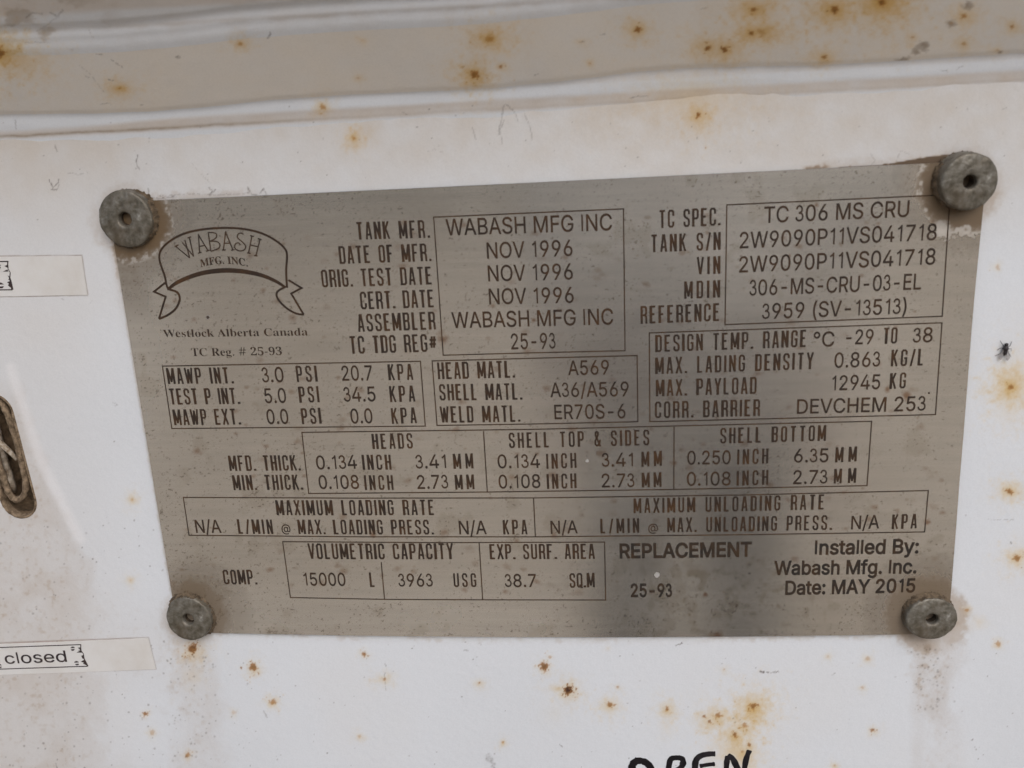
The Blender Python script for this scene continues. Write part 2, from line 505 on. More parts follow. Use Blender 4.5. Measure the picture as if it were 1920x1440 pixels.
def panel_paint(X, Y):
    n1 = fbm(X / 260, Y / 260, 1, 4)
    n2 = fbm(X / 45, Y / 45, 2, 5)
    n3 = fbm(X / 8, Y / 8, 5, 4)
    c = np.tile(WHITE, (len(X), 1)) * (0.955 + 0.09 * n1)[:, None]
    # dusty film, stronger at the left; under the ledge it also paints shade
    dust_shade = 0.72 * sstep(520, 200, Y) * (0.45 + .9 * n2) + 0.30 * sstep(330, 40, X) * (0.45 + n1) + 0.12 * sstep(0.5, 0.8, n1)
    c = mix(c, (0.54, 0.455, 0.355), dust_shade * 0.7)
    g = np.zeros(X.shape)
    # run-off from the slot, fanning down the left side
    t = (Y - 720) / 720
    xr = 62 + 95 * sstep(0, .55, t) + 22 * t
    s = sstep(16, -26, X - xr + 95 * (n2 - .5) + 24 * (n3 - .5)) * sstep(700, 760, Y)
    g = np.maximum(g, s * (0.22 + 0.55 * np.clip(n2 - .35, 0, 1) + 0.9 * np.clip(n3 - .56, 0, 1)))
    s = sstep(40, 0, X - 40 + 60 * (n2 - .5)) * sstep(1330, 1440, Y)
    g = np.maximum(g, 0.4 * s * (n2 + .3))
    s = sstep(1392, 1440, Y + 50 * (n2 - .5)) * sstep(330, 60, X)
    g = np.maximum(g, 0.5 * s * (n2 + .3))
    # streak below the lower left rivet
    cx = 352 + 0.11 * (Y - 1180)
    hw = 48 + 18 * sstep(1180, 1300, Y)
    s = sstep(hw + 6, hw - 38, np.abs(X - cx + 75 * (n2 - .5) + 20 * (n3 - .5))) * sstep(1160, 1215, Y) * (1 - .45 * sstep(1290, 1440, Y))
    g = np.maximum(g, s * (0.16 + 0.5 * np.clip(n2 - .38, 0, 1) + 1.0 * np.clip(n3 - .55, 0, 1)))
    # streak below the lower right rivet
    cx = 1757 + 12 * sstep(1180, 1440, Y)
    hw = 58 - 14 * sstep(1190, 1340, Y)
    s = sstep(hw + 4, hw - 38, np.abs(X - cx + 75 * (n2 - .5) + 20 * (n3 - .5))) * sstep(1150, 1195, Y) * (1 - .6 * sstep(1270, 1440, Y))
    g = np.maximum(g, s * (0.16 + 0.8 * np.clip(n2 - .36, 0, 1) + 1.0 * np.clip(n3 - .52, 0, 1)))
    s = sstep(24, 2, np.abs(X - 1722 + 20 * (n2 - .5))) * sstep(1230, 1330, Y)
    g = np.maximum(g, 0.16 * s * (n2 + .4))
    # grime around the stickers' corners and left of the lower left rivet
    s = sstep(120, 10, np.hypot((X - 275) * .8, (Y - 1215))) * 0.8
    g = np.maximum(g, s * (0.12 + 0.8 * np.clip(n3 - .55, 0, 1)))
    s = sstep(150, 0, np.abs(X - 150)) * sstep(1060, 1180, Y) * sstep(1330, 1230, Y)
    g = np.maximum(g, s * (0.1 + 0.8 * np.clip(n3 - .52, 0, 1)))
    # dirt caught along the edges of the plate
    eL = seg_dist(X, Y, [(201, 380), (334, 1185)])
    g = np.maximum(g, 0.85 * sstep(14, 0, eL + 14 * (n3 - .4)) * sstep(590, 470, Y) * (Y > 420))
    g = np.maximum(g, 0.4 * sstep(24, 0, eL + 20 * (n2 - .4)) * sstep(640, 500, Y) * (Y > 400))
    g = np.maximum(g, 0.5 * sstep(5, 0, eL + 5 * (n3 - .5)))
    eT = seg_dist(X, Y, [(201, 380), (1853, 301)])
    g = np.maximum(g, 0.45 * sstep(20, 2, eT + 24 * (n3 - .5)) * sstep(510, 420, X) * (X > 250))
    g = np.maximum(g, 0.9 * sstep(11, 2, eT + 12 * (n3 - .5)) * sstep(1500, 1512, X) * sstep(1570, 1545, X))
    g = np.maximum(g, 0.35 * sstep(22, 2, eT + 22 * (n3 - .5)) * sstep(1500, 1560, X))
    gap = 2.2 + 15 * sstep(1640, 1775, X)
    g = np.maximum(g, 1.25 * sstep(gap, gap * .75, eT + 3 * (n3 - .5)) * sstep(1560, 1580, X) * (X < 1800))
    eB = seg_dist(X, Y, [(334, 1185), (900, 1198), (1260, 1198), (1777, 1188)])
    g = np.maximum(g, 0.4 * sstep(12, 0, eB + 16 * (n3 - .45)) * (0.3 + .7 * sstep(.45, .6, n2)))
    # around the rivets
    for x, y, r_, s_ in ((236, 412, 56, .5), (1812, 346, 62, .6), (358, 1160, 46, .6), (1748, 1162, 60, .9)):
        d = np.hypot(X - x, Y - y)
        g = np.maximum(g, s_ * sstep(r_ + 22, r_ - 4, d + 22 * (n3 - .5)) * (0.3 + .9 * n2))
    c = mix(c, GRIME, np.where(g < .5, g * .85, g))
    c = mix(c, (0.14, 0.095, 0.06), np.clip(g - 0.72, 0, 1) * 2.2)
    # sticker outlines
    for q in (STICK_A, STICK_B):
        d = seg_dist(X, Y, q + [q[0]])
        c = mix(c, (0.24, 0.15, 0.11), 0.75 * sstep(2.6, 0.6, d + 1.0 * (n3 - .5)) * (0.35 + .9 * n2))
    # cleaner bright stripe beside the slot
    d = seg_dist(X, Y, [(20, 690), (75, 860), (150, 1010)])
    c = mix(c, (0.80, 0.79, 0.80), 0.55 * sstep(16, 2, d))
    rough = 0.36 + 0.45 * np.clip(g + dust_shade * .5, 0, 1)
    return stain(X, Y, c, rough)


def ledge_paint(X, Y, part):
    n1 = fbm(X / 260, Y / 200, 21, 4)
    n2 = fbm(X / 40, Y / 30, 22, 5)
    n3 = fbm(X / 8, Y / 6, 25, 4)
    c = np.tile(WHITE, (len(X), 1)) * (0.95 + 0.09 * n1)[:, None]
    yl = Y + 0.056 * (X - 960)                # measured along the ledge, so that its bands are level
    if part == 'lower':
        low = 186 + 4 * (n2 - .5) + 8 * sstep(330, 120, X)
        d = 0.8 * sstep(low - 6, low + 5, yl) * sstep(214, 202, yl) * (0.5 + .6 * n2) + 0.03
        line = np.exp(-((yl - (203 + 5 * (n2 - .5))) / 3.0) ** 2) * (0.12 + 0.5 * sstep(760, 250, X)) * (0.6 + .8 * n3)
        d = np.clip(d, 0, 1)
        c = mix(c, TAN, d * .8)
        c = mix(c, (0.27, 0.20, 0.13), line)
        edge = sstep(8, 0, yl - 160)
        c = mix(c, TAN, 0.2 * edge * (.5 + n2))
    elif part == 'face':
        d = 0.34 + 0.35 * (n1 - .5) + 0.16 * (n2 - .5)
        d = d * (1 - .28 * sstep(300, 0, X))
        c = mix(c, (0.76, 0.635, 0.47), d + .14)
        # brown blotches at the right
        for x, y, r_ in ((1783, 44, 10), (1732, 85, 15), (1694, 114, 14), (1718, 97, 9), (1875, 98, 6), (1815, 10, 12)):
            dd = np.hypot(X - x, (Y - y) * 1.3)
            c = mix(c, (0.24, 0.175, 0.12), 0.75 * sstep(r_ * 1.3, r_ * .5, dd + r_ * 1.6 * (n3 - .45)) * (.4 + n3))
    else:
        d = 0.08 + 0.3 * np.clip(n2 - .4, 0, 1)
        d += 0.45 * sstep(-16, -30, yl + 12 * (n2 - .5))
        c = mix(c, TAN, d)
        line = np.exp(-((yl - (8 + 5 * (n2 - .5))) / 5.0) ** 2) * .32
        c = mix(c, (0.34, 0.27, 0.20), line * (.4 + n2))
        spot = sstep(.55, .72, n2) * sstep(260, 60, X) * .5
        c = mix(c, (0.30, 0.235, 0.17), spot)
    return stain(X, Y, c, np.full(X.shape, 0.42) + 0.2 * n2)


STICK_A = [(-300, 484), (153, 479.5), (164, 553), (-290, 560)]
STICK_B = [(-260, 1215), (278, 1196), (292, 1254), (-245, 1271)]

# ---------------------------------------------------------------- painted steel panel, with the slot cut out
SLOT_A, SLOT_B, SLOT_R = (-9, 775), (34, 937), 33.0     # photograph: the slot's two round ends
pA, pB = at(*SLOT_A), at(*SLOT_B)
sA, sB = np.array([pA[0], pA[2]]), np.array([pB[0], pB[2]])
sR = abs(at(SLOT_B[0] + SLOT_R, SLOT_B[1])[0] - pB[0])
Z_JOIN = at(960, 203)[2]


def join_z(x):
    return Z_JOIN + 0.0007 * math.sin(x * 31 + 0.6) + 0.0004 * math.sin(x * 83) - 0.0008 * np.clip((-x - 0.085) / 0.03, 0, 1)


X_L = min(at(-12, 0)[0], at(-12, 1452)[0])
X_R = max(at(1932, 0)[0], at(1932, 1452)[0])
Z_B = min(at(0, 1452)[2], at(1920, 1452)[2]) - CAM_Z
panel = root('steel_panel', (0, 0, CAM_Z), 'white painted steel panel with rust spots and run-off stains behind the metal data plate', 'panel')
xs = np.concatenate([[-0.7, -0.45, -0.28, -0.2], np.linspace(X_L, X_R, 1260), [0.17, 0.26, 0.43, 0.7]])
zs = np.concatenate([[-0.6, -0.4, -0.28, -0.21], np.linspace(Z_B, Z_JOIN - CAM_Z + 0.003, 720)]) + CAM_Z
GX, GZ = np.meshgrid(xs, zs)
V = np.stack([GX.ravel(), -bulge(GX.ravel()), GZ.ravel()], 1)
# soft waviness of the hand-painted sheet
V[:, 1] += 0.00007 * (fbm(V[:, 0] * 28 + 40, V[:, 2] * 28, 31, 2) - .5)
fq = grid_faces(len(xs), len(zs))
ctr = V[fq].mean(1)
sd_ = seg_dist(ctr[:, 0], ctr[:, 2], [tuple(sA), tuple(sB)])
fq = fq[sd_ > sR]
PX, PY = to_px(V)
me = mesh_np('sheet', V - np.array([0, 0, CAM_Z]), fq)
c, r_ = panel_paint(PX, PY)
set_col(me, 'paint', c)
set_f(me, 'rough', r_)
sheet = new_obj('sheet', me, M_PAINT, panel)
sheet.location = (0, 0, 0)
sheet.matrix_parent_inverse = Matrix.Identity(4)

# ledge above: sealant bead, sloping face, weld bead; (photo row at mid-frame, metres proud)
prof_px = [(214, -0.0001), (207, 0.0001), (200, 0.0003), (194, 0.0005), (188, 0.0007), (184, 0.0009), (178, 0.0011), (171, 0.0013), (165, 0.0015), (161, 0.0017), (157, 0.0021),
           (150, 0.0029), (35, 0.0122), (30, 0.0126), (26, 0.0129), (20, 0.0133), (14, 0.0136), (9, 0.0138), (4, 0.0141), (-2, 0.0145), (-10, 0.0148), (-18, 0.0151), (-24, 0.0156), (-30, 0.0166)]
prof = [(h, at(960, py, h)[2]) for py, h in prof_px]
h_, z_ = prof[-1]
prof += [(h_ + 0.010, z_ + 0.010), (h_ + 0.032, z_ + 0.030), (h_ + 0.034, z_ + 0.055)]  # unseen overhang above the bead, shaped to shade the panel's top


def soften(prof, cuts, step=0.00008, sig=0.00032):
    """The profile resampled finely with all its folds rounded; cuts become the new indices of the given corners."""
    pts, idx = [], []
    for i, (a, b) in enumerate(zip(prof[:-1], prof[1:])):
        idx.append(len(pts))
        n = max(1, int(math.hypot(a[0] - b[0], a[1] - b[1]) / step))
        n = min(n, 320)
        pts += [(a[0] + (b[0] - a[0]) * k / n, a[1] + (b[1] - a[1]) * k / n) for k in range(n)]
    idx.append(len(pts))
    pts.append(prof[-1])
    P = np.array(pts)
    for _ in range(int(2 * (sig / step) ** 2)):
        P[1:-1] = (P[:-2] + 2 * P[1:-1] + P[2:]) / 4
    return P, [idx[c] for c in cuts]


PROF, CUT = soften(prof, [0, 10, 12, len(prof) - 1])


def ledge_piece(name, i0, i1, part, seed):
    pts = PROF[i0:i1 + 1]
    pts = pts[::2] if (len(pts) % 2) else np.concatenate([pts[::2], pts[-1:]])
    xl = np.concatenate([[-0.7, -0.45, -0.28, -0.2], np.linspace(X_L, X_R, 960), [0.17, 0.26, 0.43, 0.7]])
    A, B = np.meshgrid(xl, np.arange(len(pts)))
    x, idx = A.ravel(), B.ravel()
    h, z = pts[idx, 0], pts[idx, 1]
    dz = join_z(1.0 * x) - Z_JOIN if False else np.array([join_z(q) for q in xl])[np.tile(np.arange(len(xl)), len(pts))] - Z_JOIN
    amp = 1.0
    wob = 0.0004 * (fbm(x * 120 + 9, z * 60, seed, 3) - .5)
    P = np.stack([x, -(h + bulge(x)) - amp * wob, z + dz + 0.0006 * (fbm(x * 70, z * 0 + seed, seed + 1, 3) - .5)], 1)
    PX, PY = to_px(P)
    me = mesh_np(name, P - np.array([0, 0, CAM_Z]), grid_faces(len(xl), len(pts)))
    c, r_ = ledge_paint(PX, PY, part)
    set_col(me, 'paint', c)
    set_f(me, 'rough', r_)
    o = new_obj(name, me, M_PAINT, panel)
    o.matrix_parent_inverse = Matrix.Identity(4)
    return o


ledge_piece('sealant_bead', CUT[0], CUT[1], 'lower', 41)
lf = ledge_piece('ledge', CUT[1], CUT[2], 'face', 41)
lf['label'] = 'tan stained sloping face of the ledge above the data plate'
ledge_piece('weld_bead', CUT[2], CUT[3], 'upper', 41)

# slot: rolled lip and dark pocket behind
u = sB - sA
u = u / np.linalg.norm(u)
v = np.array([-u[1], u[0]])


def stadium(r, n=28, A=sA, B=sB):
    out = []
    for k in range(n + 1):
        a = math.pi * k / n
        out.append(B + r * (math.cos(a) * -v + math.sin(a) * u))
    for k in range(n + 1):
        a = math.pi * k / n
        out.append(A + r * (math.cos(a) * v - math.sin(a) * u))
    return out


def stadium_loft(name, rings, mat, jitter=0.0):
    V, n = [], None
    rnd = random.Random(3)
    for r, h in rings:
        L = stadium(r)
        n = len(L)
        for p in L:
            q = rnd.uniform(-jitter, jitter)
            V.append((p[0] + q, -(h + bulge(p[0])) + q, p[1] - CAM_Z))
    Fq = []
    for k in range(len(rings) - 1):
        for i in range(n):
            j = (i + 1) % n
            Fq.append((k * n + i, k * n + j, (k + 1) * n + j, (k + 1) * n + i))
    o = new_obj(name, mesh_np(name, V, Fq), mat, panel)
    o.matrix_parent_inverse = Matrix.Identity(4)
    return o


stadium_loft('slot_lip', [(sR * 1.05, -0.0001), (sR * 1.03, 0.0001), (sR * 1.0, 0.0002), (sR * .95, 0.0003), (sR * .92, -0.0005), (sR * .92, -0.0022)], M_GRIME, 0.00006)
stadium_loft('slot_pocket', [(sR * .93, -0.0021), (sR * .97, -0.006), (sR * .9, -0.0085), (sR * .5, -0.009), (sR * .02, -0.009)], M_POCKET, 0.0001)


def tube(bm, pts, rads, seg=12, cap=True):
    pts = [Vector(p) for p in pts]
    rings = []
    up = Vector((0, -1, 0))
    for i, p in enumerate(pts):
        d = (pts[min(i + 1, len(pts) - 1)] - pts[max(i - 1, 0)]).normalized()
        s_ = d.cross(up)
        if s_.length < 1e-3:
            s_ = d.cross(Vector((1, 0, 0)))
        s_.normalize()
        t_ = s_.cross(d)
        r0 = rads[i] if isinstance(rads, (list, tuple)) else rads
        rings.append([bm.verts.new(p + r0 * (math.cos(2 * math.pi * k / seg) * s_ + math.sin(2 * math.pi * k / seg) * t_)) for k in range(seg)])
    for a, b in zip(rings[:-1], rings[1:]):
        for k in range(seg):
            bm.faces.new((a[k], a[(k + 1) % seg], b[(k + 1) % seg], b[k]))
    if cap:
        bm.faces.new(rings[0])
        bm.faces.new(rings[-1][::-1])
    bmesh.ops.recalc_face_normals(bm, faces=bm.faces)


# the bent wire loop hanging in the slot, and the grey pull strap inside it
lp = root('pull_loop', at(20, 900, -0.003), 'grimy bent metal pull loop inside the slot at the left edge', 'pull handle')
pts = [(-22, 745), (2, 752), (13, 772), (24, 800), (35, 840), (44, 875), (50, 905), (48, 925), (38, 937), (26, 936), (17, 925), (8, 900), (-2, 870), (-14, 820), (-24, 780)]
for _ in range(2):
    q = [pts[0]]
    for a, b in zip(pts[:-1], pts[1:]):
        q += [(a[0] * .75 + b[0] * .25, a[1] * .75 + b[1] * .25), (a[0] * .25 + b[0] * .75, a[1] * .25 + b[1] * .75)]
    pts = q + [pts[-1]]
bm = bmesh.new()
loc = Vector(lp.location)
rr = random.Random(9)
tube(bm, [Vector(at(x, y, -0.0012)) - loc for x, y in pts], [0.0009 * rr.uniform(.85, 1.15) for _ in pts], 14)
o = from_bm('wire_loop', bm, M_GRIME, lp)
o.matrix_parent_inverse = Matrix.Identity(4)
bm = bmesh.new()
sp = [(-12, 790), (-3, 830), (6, 860), (14, 885), (22, 910), (27, 922)]
tube(bm, [Vector(at(x, y, -0.0030 + .0004 * math.sin(i * 2))) - loc for i, (x, y) in enumerate(sp)], [0.0012, .0013, .0011, .0012, .0011, .0008], 10)
M_STEEL = simple_mat('dirty_steel', (0.13, 0.09, 0.055), (0.44, 0.38, 0.31), 500, 0.6, 0.8, 0.2)
o = from_bm('strap', bm, M_STEEL, lp)
o.matrix_parent_inverse = Matrix.Identity(4)
bm = bmesh.new()
sp = [(-10, 822), (4, 834), (18, 846), (32, 862)]
tube(bm, [Vector(at(x, y, -0.0022)) - loc for x, y in sp], [0.0006, .0008, .0007, .0005], 10)
o = from_bm('crossbar', bm, M_CRUST, lp)
o.matrix_parent_inverse = Matrix.Identity(4)
# outlines of the letters used, in thousandths of an em: advance|outline|outline
SANS_D = {
    '#': '440|242,0 326,509 377,509 294,0|10,140 19,192 400,192 391,140|64,0 147,509 198,509 115,0|40,316 49,368 429,368 421,316',
    '&': '448|197,-7 165,-5 136,1 110,12 88,26 69,42 54,62 43,84 36,108 34,133 36,154 40,173 47,189 58,205 70,220 85,235 140,279 216,335 237,352 255,375 259,384 261,394 262,405 260,420 255,434 245,445 233,454 219,459 201,461 189,460 178,457 168,453 159,447 151,440 145,431 141,421 138,411 137,399 138,386 141,375 145,363 169,327 204,284 438,0 364,0 171,231 121,293 108,310 96,327 87,344 81,361 77,379 75,398 77,420 82,440 91,458 102,474 117,488 134,499 154,507 176,512 200,513 224,512 246,507 266,499 283,488 297,475 308,459 317,442 322,424 324,404 323,389 320,375 315,362 309,349 301,336 291,325 256,293 154,217 135,202 121,188 110,174 103,161 98,146 97,131 98,115 102,101 109,87 118,76 130,66 143,57 158,51 175,48 193,46 213,48 232,52 251,59 269,69 286,81 301,95 315,112 327,131 336,151 343,174 348,198 349,224 408,224 406,194 403,167 397,144 389,124 380,107 371,92 345,62 333,47 315,30 294,17 271,7 246,-1 221,-5',
    '(': '273|89,207 90,244 94,283 101,324 109,364 119,403 132,441 145,477 160,510 177,539 236,539 219,503 204,466 191,428 179,390 169,351 161,313 156,276 152,241 151,207 152,176 155,145 160,115 167,83 177,50 188,16 202,-19 218,-57 236,-96 177,-96 150,-46 128,4 111,55 99,106 92,156',
    ')': '273|37,-96 56,-56 72,-18 86,18 97,52 106,85 113,116 118,147 121,177 122,207 121,241 117,276 112,313 104,351 94,390 82,428 69,466 54,503 37,539 97,539 113,510 128,477 142,441 154,403 164,364 173,323 179,283 183,244 184,207 182,156 174,104 161,53 144,3 123,-47 97,-96',
    '-': '453|337,244 337,188 114,188 114,244',
    '.': '188|95,-4 83,-3 73,1 63,9 55,18 51,29 50,41 51,53 55,64 63,73 73,81 83,85 95,87 107,85 118,81 128,73 135,64 140,53 141,41 140,29 135,18 128,9 118,1 107,-3',
    '/': '249|235,533 71,-76 14,-76 178,533',
    '0': '453|227,-7 191,-3 158,7 130,24 105,48 85,77 69,113 57,155 50,202 48,254 50,306 57,353 69,395 85,431 106,461 130,484 159,502 191,512 227,516 262,512 295,502 323,484 348,461 368,431 384,395 396,353 403,306 405,254 403,202 396,155 384,113 368,77 348,48 323,24 295,7 263,-3|227,50 250,52 271,60 290,74 306,92 320,116 330,144 338,176 342,213 344,254 342,295 338,332 330,365 320,393 306,416 290,435 271,449 250,457 227,460 203,457 182,449 163,435 147,416 134,393 123,365 115,332 111,295 109,254 111,213 115,176 123,144 134,116 147,92 163,74 182,60 203,52',
    '1': '453|76,0 76,55 391,55 391,0|276,509 276,0 212,0 212,448 209,448 86,358 86,427 198,509',
    '2': '453|64,0 64,47 234,229 282,282 294,298 303,312 311,327 316,341 319,356 320,371 319,389 315,405 308,419 298,431 287,441 273,449 258,455 241,458 224,460 205,458 188,454 172,447 159,438 148,427 139,413 132,398 128,381 127,362 66,362 68,391 75,418 86,442 102,464 121,482 143,496 168,507 196,513 225,516 254,513 281,507 306,497 328,482 346,465 361,445 372,423 379,398 381,372 380,354 377,336 371,318 363,299 351,280 336,259 267,180 153,60 153,57 389,57 389,0',
    '3': '453|218,-7 188,-5 159,1 133,10 108,22 88,38 70,57 57,79 48,104 44,132 109,132 112,115 118,100 126,87 137,76 150,66 165,59 182,54 200,51 219,50 239,51 258,55 275,61 291,69 304,80 315,93 323,108 328,125 329,145 328,163 323,180 316,196 306,211 292,223 275,234 254,241 229,246 201,248 157,248 157,299 288,448 288,452 70,452 70,509 372,509 372,461 211,278 211,289 247,290 279,286 308,276 333,262 354,244 371,222 383,198 391,173 393,145 390,116 383,90 370,66 354,45 333,27 309,12 281,2 251,-5',
    '4': '453|40,105 40,158 247,509 311,509 109,166 109,163 413,163 413,105|282,0 282,121 282,146 282,318 343,318 343,0',
    '5': '453|221,-7 192,-5 165,1 140,11 118,25 99,41 83,60 71,82 63,105 60,130 122,130 125,115 130,102 138,89 148,78 160,68 173,60 188,54 204,51 221,50 241,51 259,56 276,64 291,75 304,89 314,104 322,122 326,141 328,162 326,183 321,203 314,221 303,237 290,251 275,262 257,270 238,275 218,277 201,276 184,273 167,268 152,262 139,255 128,246 67,253 96,509 366,509 366,452 151,452 134,301 136,301 148,311 162,318 178,325 194,330 212,333 229,334 252,332 274,328 294,321 313,311 330,299 345,285 358,269 370,251 379,231 386,210 390,187 391,163 388,132 381,102 369,76 352,52 332,32 309,15 282,3 253,-4',
    '6': '453|226,-7 196,-4 168,3 142,15 119,31 100,51 84,74 73,101 66,130 64,162 65,187 71,212 80,239 93,268 112,302 137,340 252,509 322,509 151,261 145,261 151,270 157,279 165,288 174,295 184,302 196,307 208,311 221,313 235,314 265,312 291,305 316,295 337,280 355,262 370,240 380,215 387,187 389,157 387,127 379,98 368,73 352,50 333,30 310,14 284,3 257,-4|226,48 245,50 263,55 279,63 293,73 304,86 314,101 322,119 326,137 327,157 326,178 322,196 314,213 304,228 293,241 279,251 263,259 245,264 226,265 207,264 190,259 174,252 160,241 148,229 138,214 131,197 126,179 125,158 126,138 131,119 138,102 148,86 160,73 174,63 190,55 207,50',
    '7': '453|97,0 323,448 323,452 62,452 62,509 391,509 391,449 165,0',
    '8': '453|226,-7 193,-5 163,1 136,11 111,25 91,42 74,62 62,84 54,109 52,135 53,156 58,176 65,195 75,212 87,228 101,241 117,252 134,260 153,265 153,267 129,276 109,289 93,308 80,330 73,354 70,380 73,405 79,429 90,450 106,469 124,485 146,498 170,508 197,514 226,516 255,514 282,508 306,498 328,485 346,469 361,450 373,429 379,405 382,380 379,354 372,330 359,308 343,289 323,276 300,267 300,265 319,260 335,252 351,241 365,228 377,212 387,195 395,176 399,156 401,135 398,109 391,84 378,62 362,42 341,25 317,11 289,1 259,-5|226,49 248,50 267,54 285,60 300,69 313,79 323,91 331,106 335,121 337,139 335,157 330,173 322,189 312,202 298,213 283,223 265,230 247,234 226,235 206,234 187,230 169,223 154,213 140,202 130,189 122,173 117,157 115,139 117,121 121,106 129,91 139,79 152,69 167,60 185,54 205,50|226,290 244,291 260,294 274,300 287,308 298,318 307,330 314,344 318,359 319,376 318,392 314,407 308,420 299,432 288,442 275,449 260,455 244,459 226,460 208,459 192,455 177,449 164,442 153,432 145,420 138,407 134,392 133,376 134,359 138,344 145,330 154,318 165,308 178,300 193,294 209,291',
    '9': '453|226,516 256,513 285,506 310,494 333,478 352,458 368,434 380,408 387,378 389,347 387,322 382,296 373,270 359,240 340,207 315,168 200,0 130,0 301,248 307,248 302,238 295,229 287,221 278,214 268,207 257,202 245,198 232,195 218,195 188,197 161,203 137,214 116,229 98,247 83,269 72,294 66,321 64,352 66,382 73,411 85,436 101,459 120,479 143,494 168,506 196,513|226,460 207,459 190,454 174,446 160,435 148,423 138,407 131,390 127,372 125,352 127,331 131,313 138,295 148,280 160,268 174,257 190,250 207,245 226,243 245,245 263,249 279,257 293,267 305,280 314,295 322,312 326,330 327,350 326,371 322,390 314,407 305,422 293,435 279,446 263,454 245,459',
    ':': '188|95,-4 83,-3 73,1 63,9 55,18 51,29 50,41 51,53 55,64 63,73 73,81 83,85 95,87 107,85 118,81 128,73 135,64 140,53 141,41 140,29 135,18 128,9 118,1 107,-3|95,271 83,272 73,277 63,284 55,294 51,304 50,316 51,328 55,339 63,349 73,356 83,360 95,362 107,360 118,356 128,349 135,339 140,328 141,316 140,304 135,294 128,284 118,277 107,272',
    '@': '676|355,-135 307,-133 262,-126 221,-114 184,-98 151,-77 122,-53 98,-24 77,9 61,46 50,87 43,131 40,179 43,226 50,269 61,309 78,346 98,379 123,408 151,433 184,454 220,470 260,482 303,489 349,492 394,489 435,482 472,469 506,452 536,432 562,407 584,380 603,351 617,319 627,285 633,251 635,215 631,142 627,118 622,96 615,76 605,57 593,42 579,28 561,18 541,13 517,11 476,17 463,21 451,28 441,36 432,45 426,56 423,68 420,68 413,54 402,41 388,30 371,20 351,15 326,13 298,15 273,23 251,35 232,52 216,73 204,96 195,123 190,152 188,182 190,212 197,239 207,265 220,287 237,306 257,322 279,334 304,341 330,343 351,342 369,338 385,331 398,323 409,314 416,306 419,306 419,335 474,335 474,110 475,97 479,85 485,74 493,66 505,61 518,59 533,61 546,66 557,76 565,89 571,106 576,127 579,152 580,182 581,215 579,245 575,273 567,301 555,327 541,351 523,373 502,393 477,410 450,424 419,434 385,440 347,442 309,440 274,434 242,424 213,410 187,393 164,372 144,347 128,320 115,289 105,255 100,218 98,178 100,138 105,100 115,66 128,35 144,8 165,-17 188,-37 215,-54 246,-68 280,-78 317,-83 357,-85 412,-80 458,-69 489,-59 504,-107 464,-120 411,-131|329,65 350,66 368,71 382,78 395,89 405,102 412,118 417,138 421,160 422,185 421,210 417,231 411,249 403,263 393,274 381,282 366,287 350,290 331,292 313,290 297,285 283,277 271,267 260,254 252,239 246,222 243,204 242,185 243,164 246,144 251,125 258,108 267,94 279,81 293,72 310,67',
    'A': '480|16,0 201,509 276,509 463,0 395,0 287,302 264,372 232,478 245,478 213,371 191,302 85,0|110,142 110,199 370,199 370,142',
    'B': '456|60,0 60,509 241,509 274,507 304,501 329,491 350,477 367,461 381,442 390,421 396,398 398,374 397,353 393,336 387,320 378,307 368,295 356,286 343,278 329,272 315,267 315,262 331,260 347,254 363,245 378,234 391,220 402,203 411,184 416,161 418,136 416,111 410,88 400,67 386,48 368,31 344,18 317,8 284,2 247,0|125,57 245,57 281,60 309,67 330,80 344,96 353,115 355,137 354,153 350,169 342,184 333,197 320,209 306,218 289,225 269,229 248,231 125,231|125,285 238,285 256,287 273,290 288,296 302,304 314,314 323,326 330,340 335,355 336,372 333,393 326,412 313,429 294,442 270,449 240,452 125,452',
    'C': '510|267,-7 225,-3 186,7 150,25 119,49 92,79 70,115 53,157 44,203 40,254 44,305 53,352 70,393 92,429 119,459 150,484 186,501 225,512 267,516 293,514 317,511 340,504 362,496 383,485 402,471 419,456 435,438 448,418 459,397 467,373 473,348 408,348 404,365 397,380 389,395 380,407 369,418 357,428 344,437 330,444 315,449 300,453 284,455 267,456 237,453 209,445 184,432 161,414 141,391 125,364 113,332 106,295 103,254 106,213 113,177 125,145 141,117 161,94 184,76 210,63 237,56 267,53 284,54 300,56 315,60 330,65 344,72 357,81 369,90 380,102 389,114 397,128 404,144 408,160 473,160 467,135 459,112 448,91 435,71 420,53 402,38 383,24 363,13 341,5 317,-2 293,-6',
    'D': '502|219,0 96,0 96,57 215,57 254,60 288,68 318,81 343,99 363,122 379,149 390,181 397,216 399,255 397,294 390,329 379,361 364,388 344,410 320,428 291,441 258,449 221,452 93,452 93,509 225,509 273,505 315,495 353,478 385,455 412,426 433,391 449,351 458,306 462,255 458,205 449,159 433,119 411,83 384,54 351,31 312,14 268,3|125,509 125,0 60,0 60,509',
    'E': '419|60,0 60,509 372,509 372,452 125,452 125,286 355,286 355,229 125,229 125,57 375,57 375,0',
    'F': '410|60,0 60,509 369,509 369,452 125,452 125,278 346,278 346,221 125,221 125,0',
    'G': '520|269,-7 225,-3 185,7 149,25 118,49 91,79 69,116 53,157 43,203 40,254 43,305 53,352 69,393 91,429 117,459 149,484 184,501 223,512 265,516 291,514 316,510 340,504 363,494 384,483 403,469 421,453 436,436 449,416 460,395 468,373 474,349 408,349 402,365 395,379 387,393 378,406 368,417 356,427 344,436 330,443 315,448 300,453 283,455 265,456 236,453 209,445 183,432 160,414 141,392 125,364 113,332 106,295 103,254 106,213 113,177 125,145 141,117 161,95 184,76 210,63 238,56 269,53 296,55 322,61 345,71 365,85 382,102 396,123 407,147 413,173 415,202 434,199 283,199 283,256 478,256 478,200 475,160 466,124 451,91 431,62 406,38 377,19 344,5 308,-4',
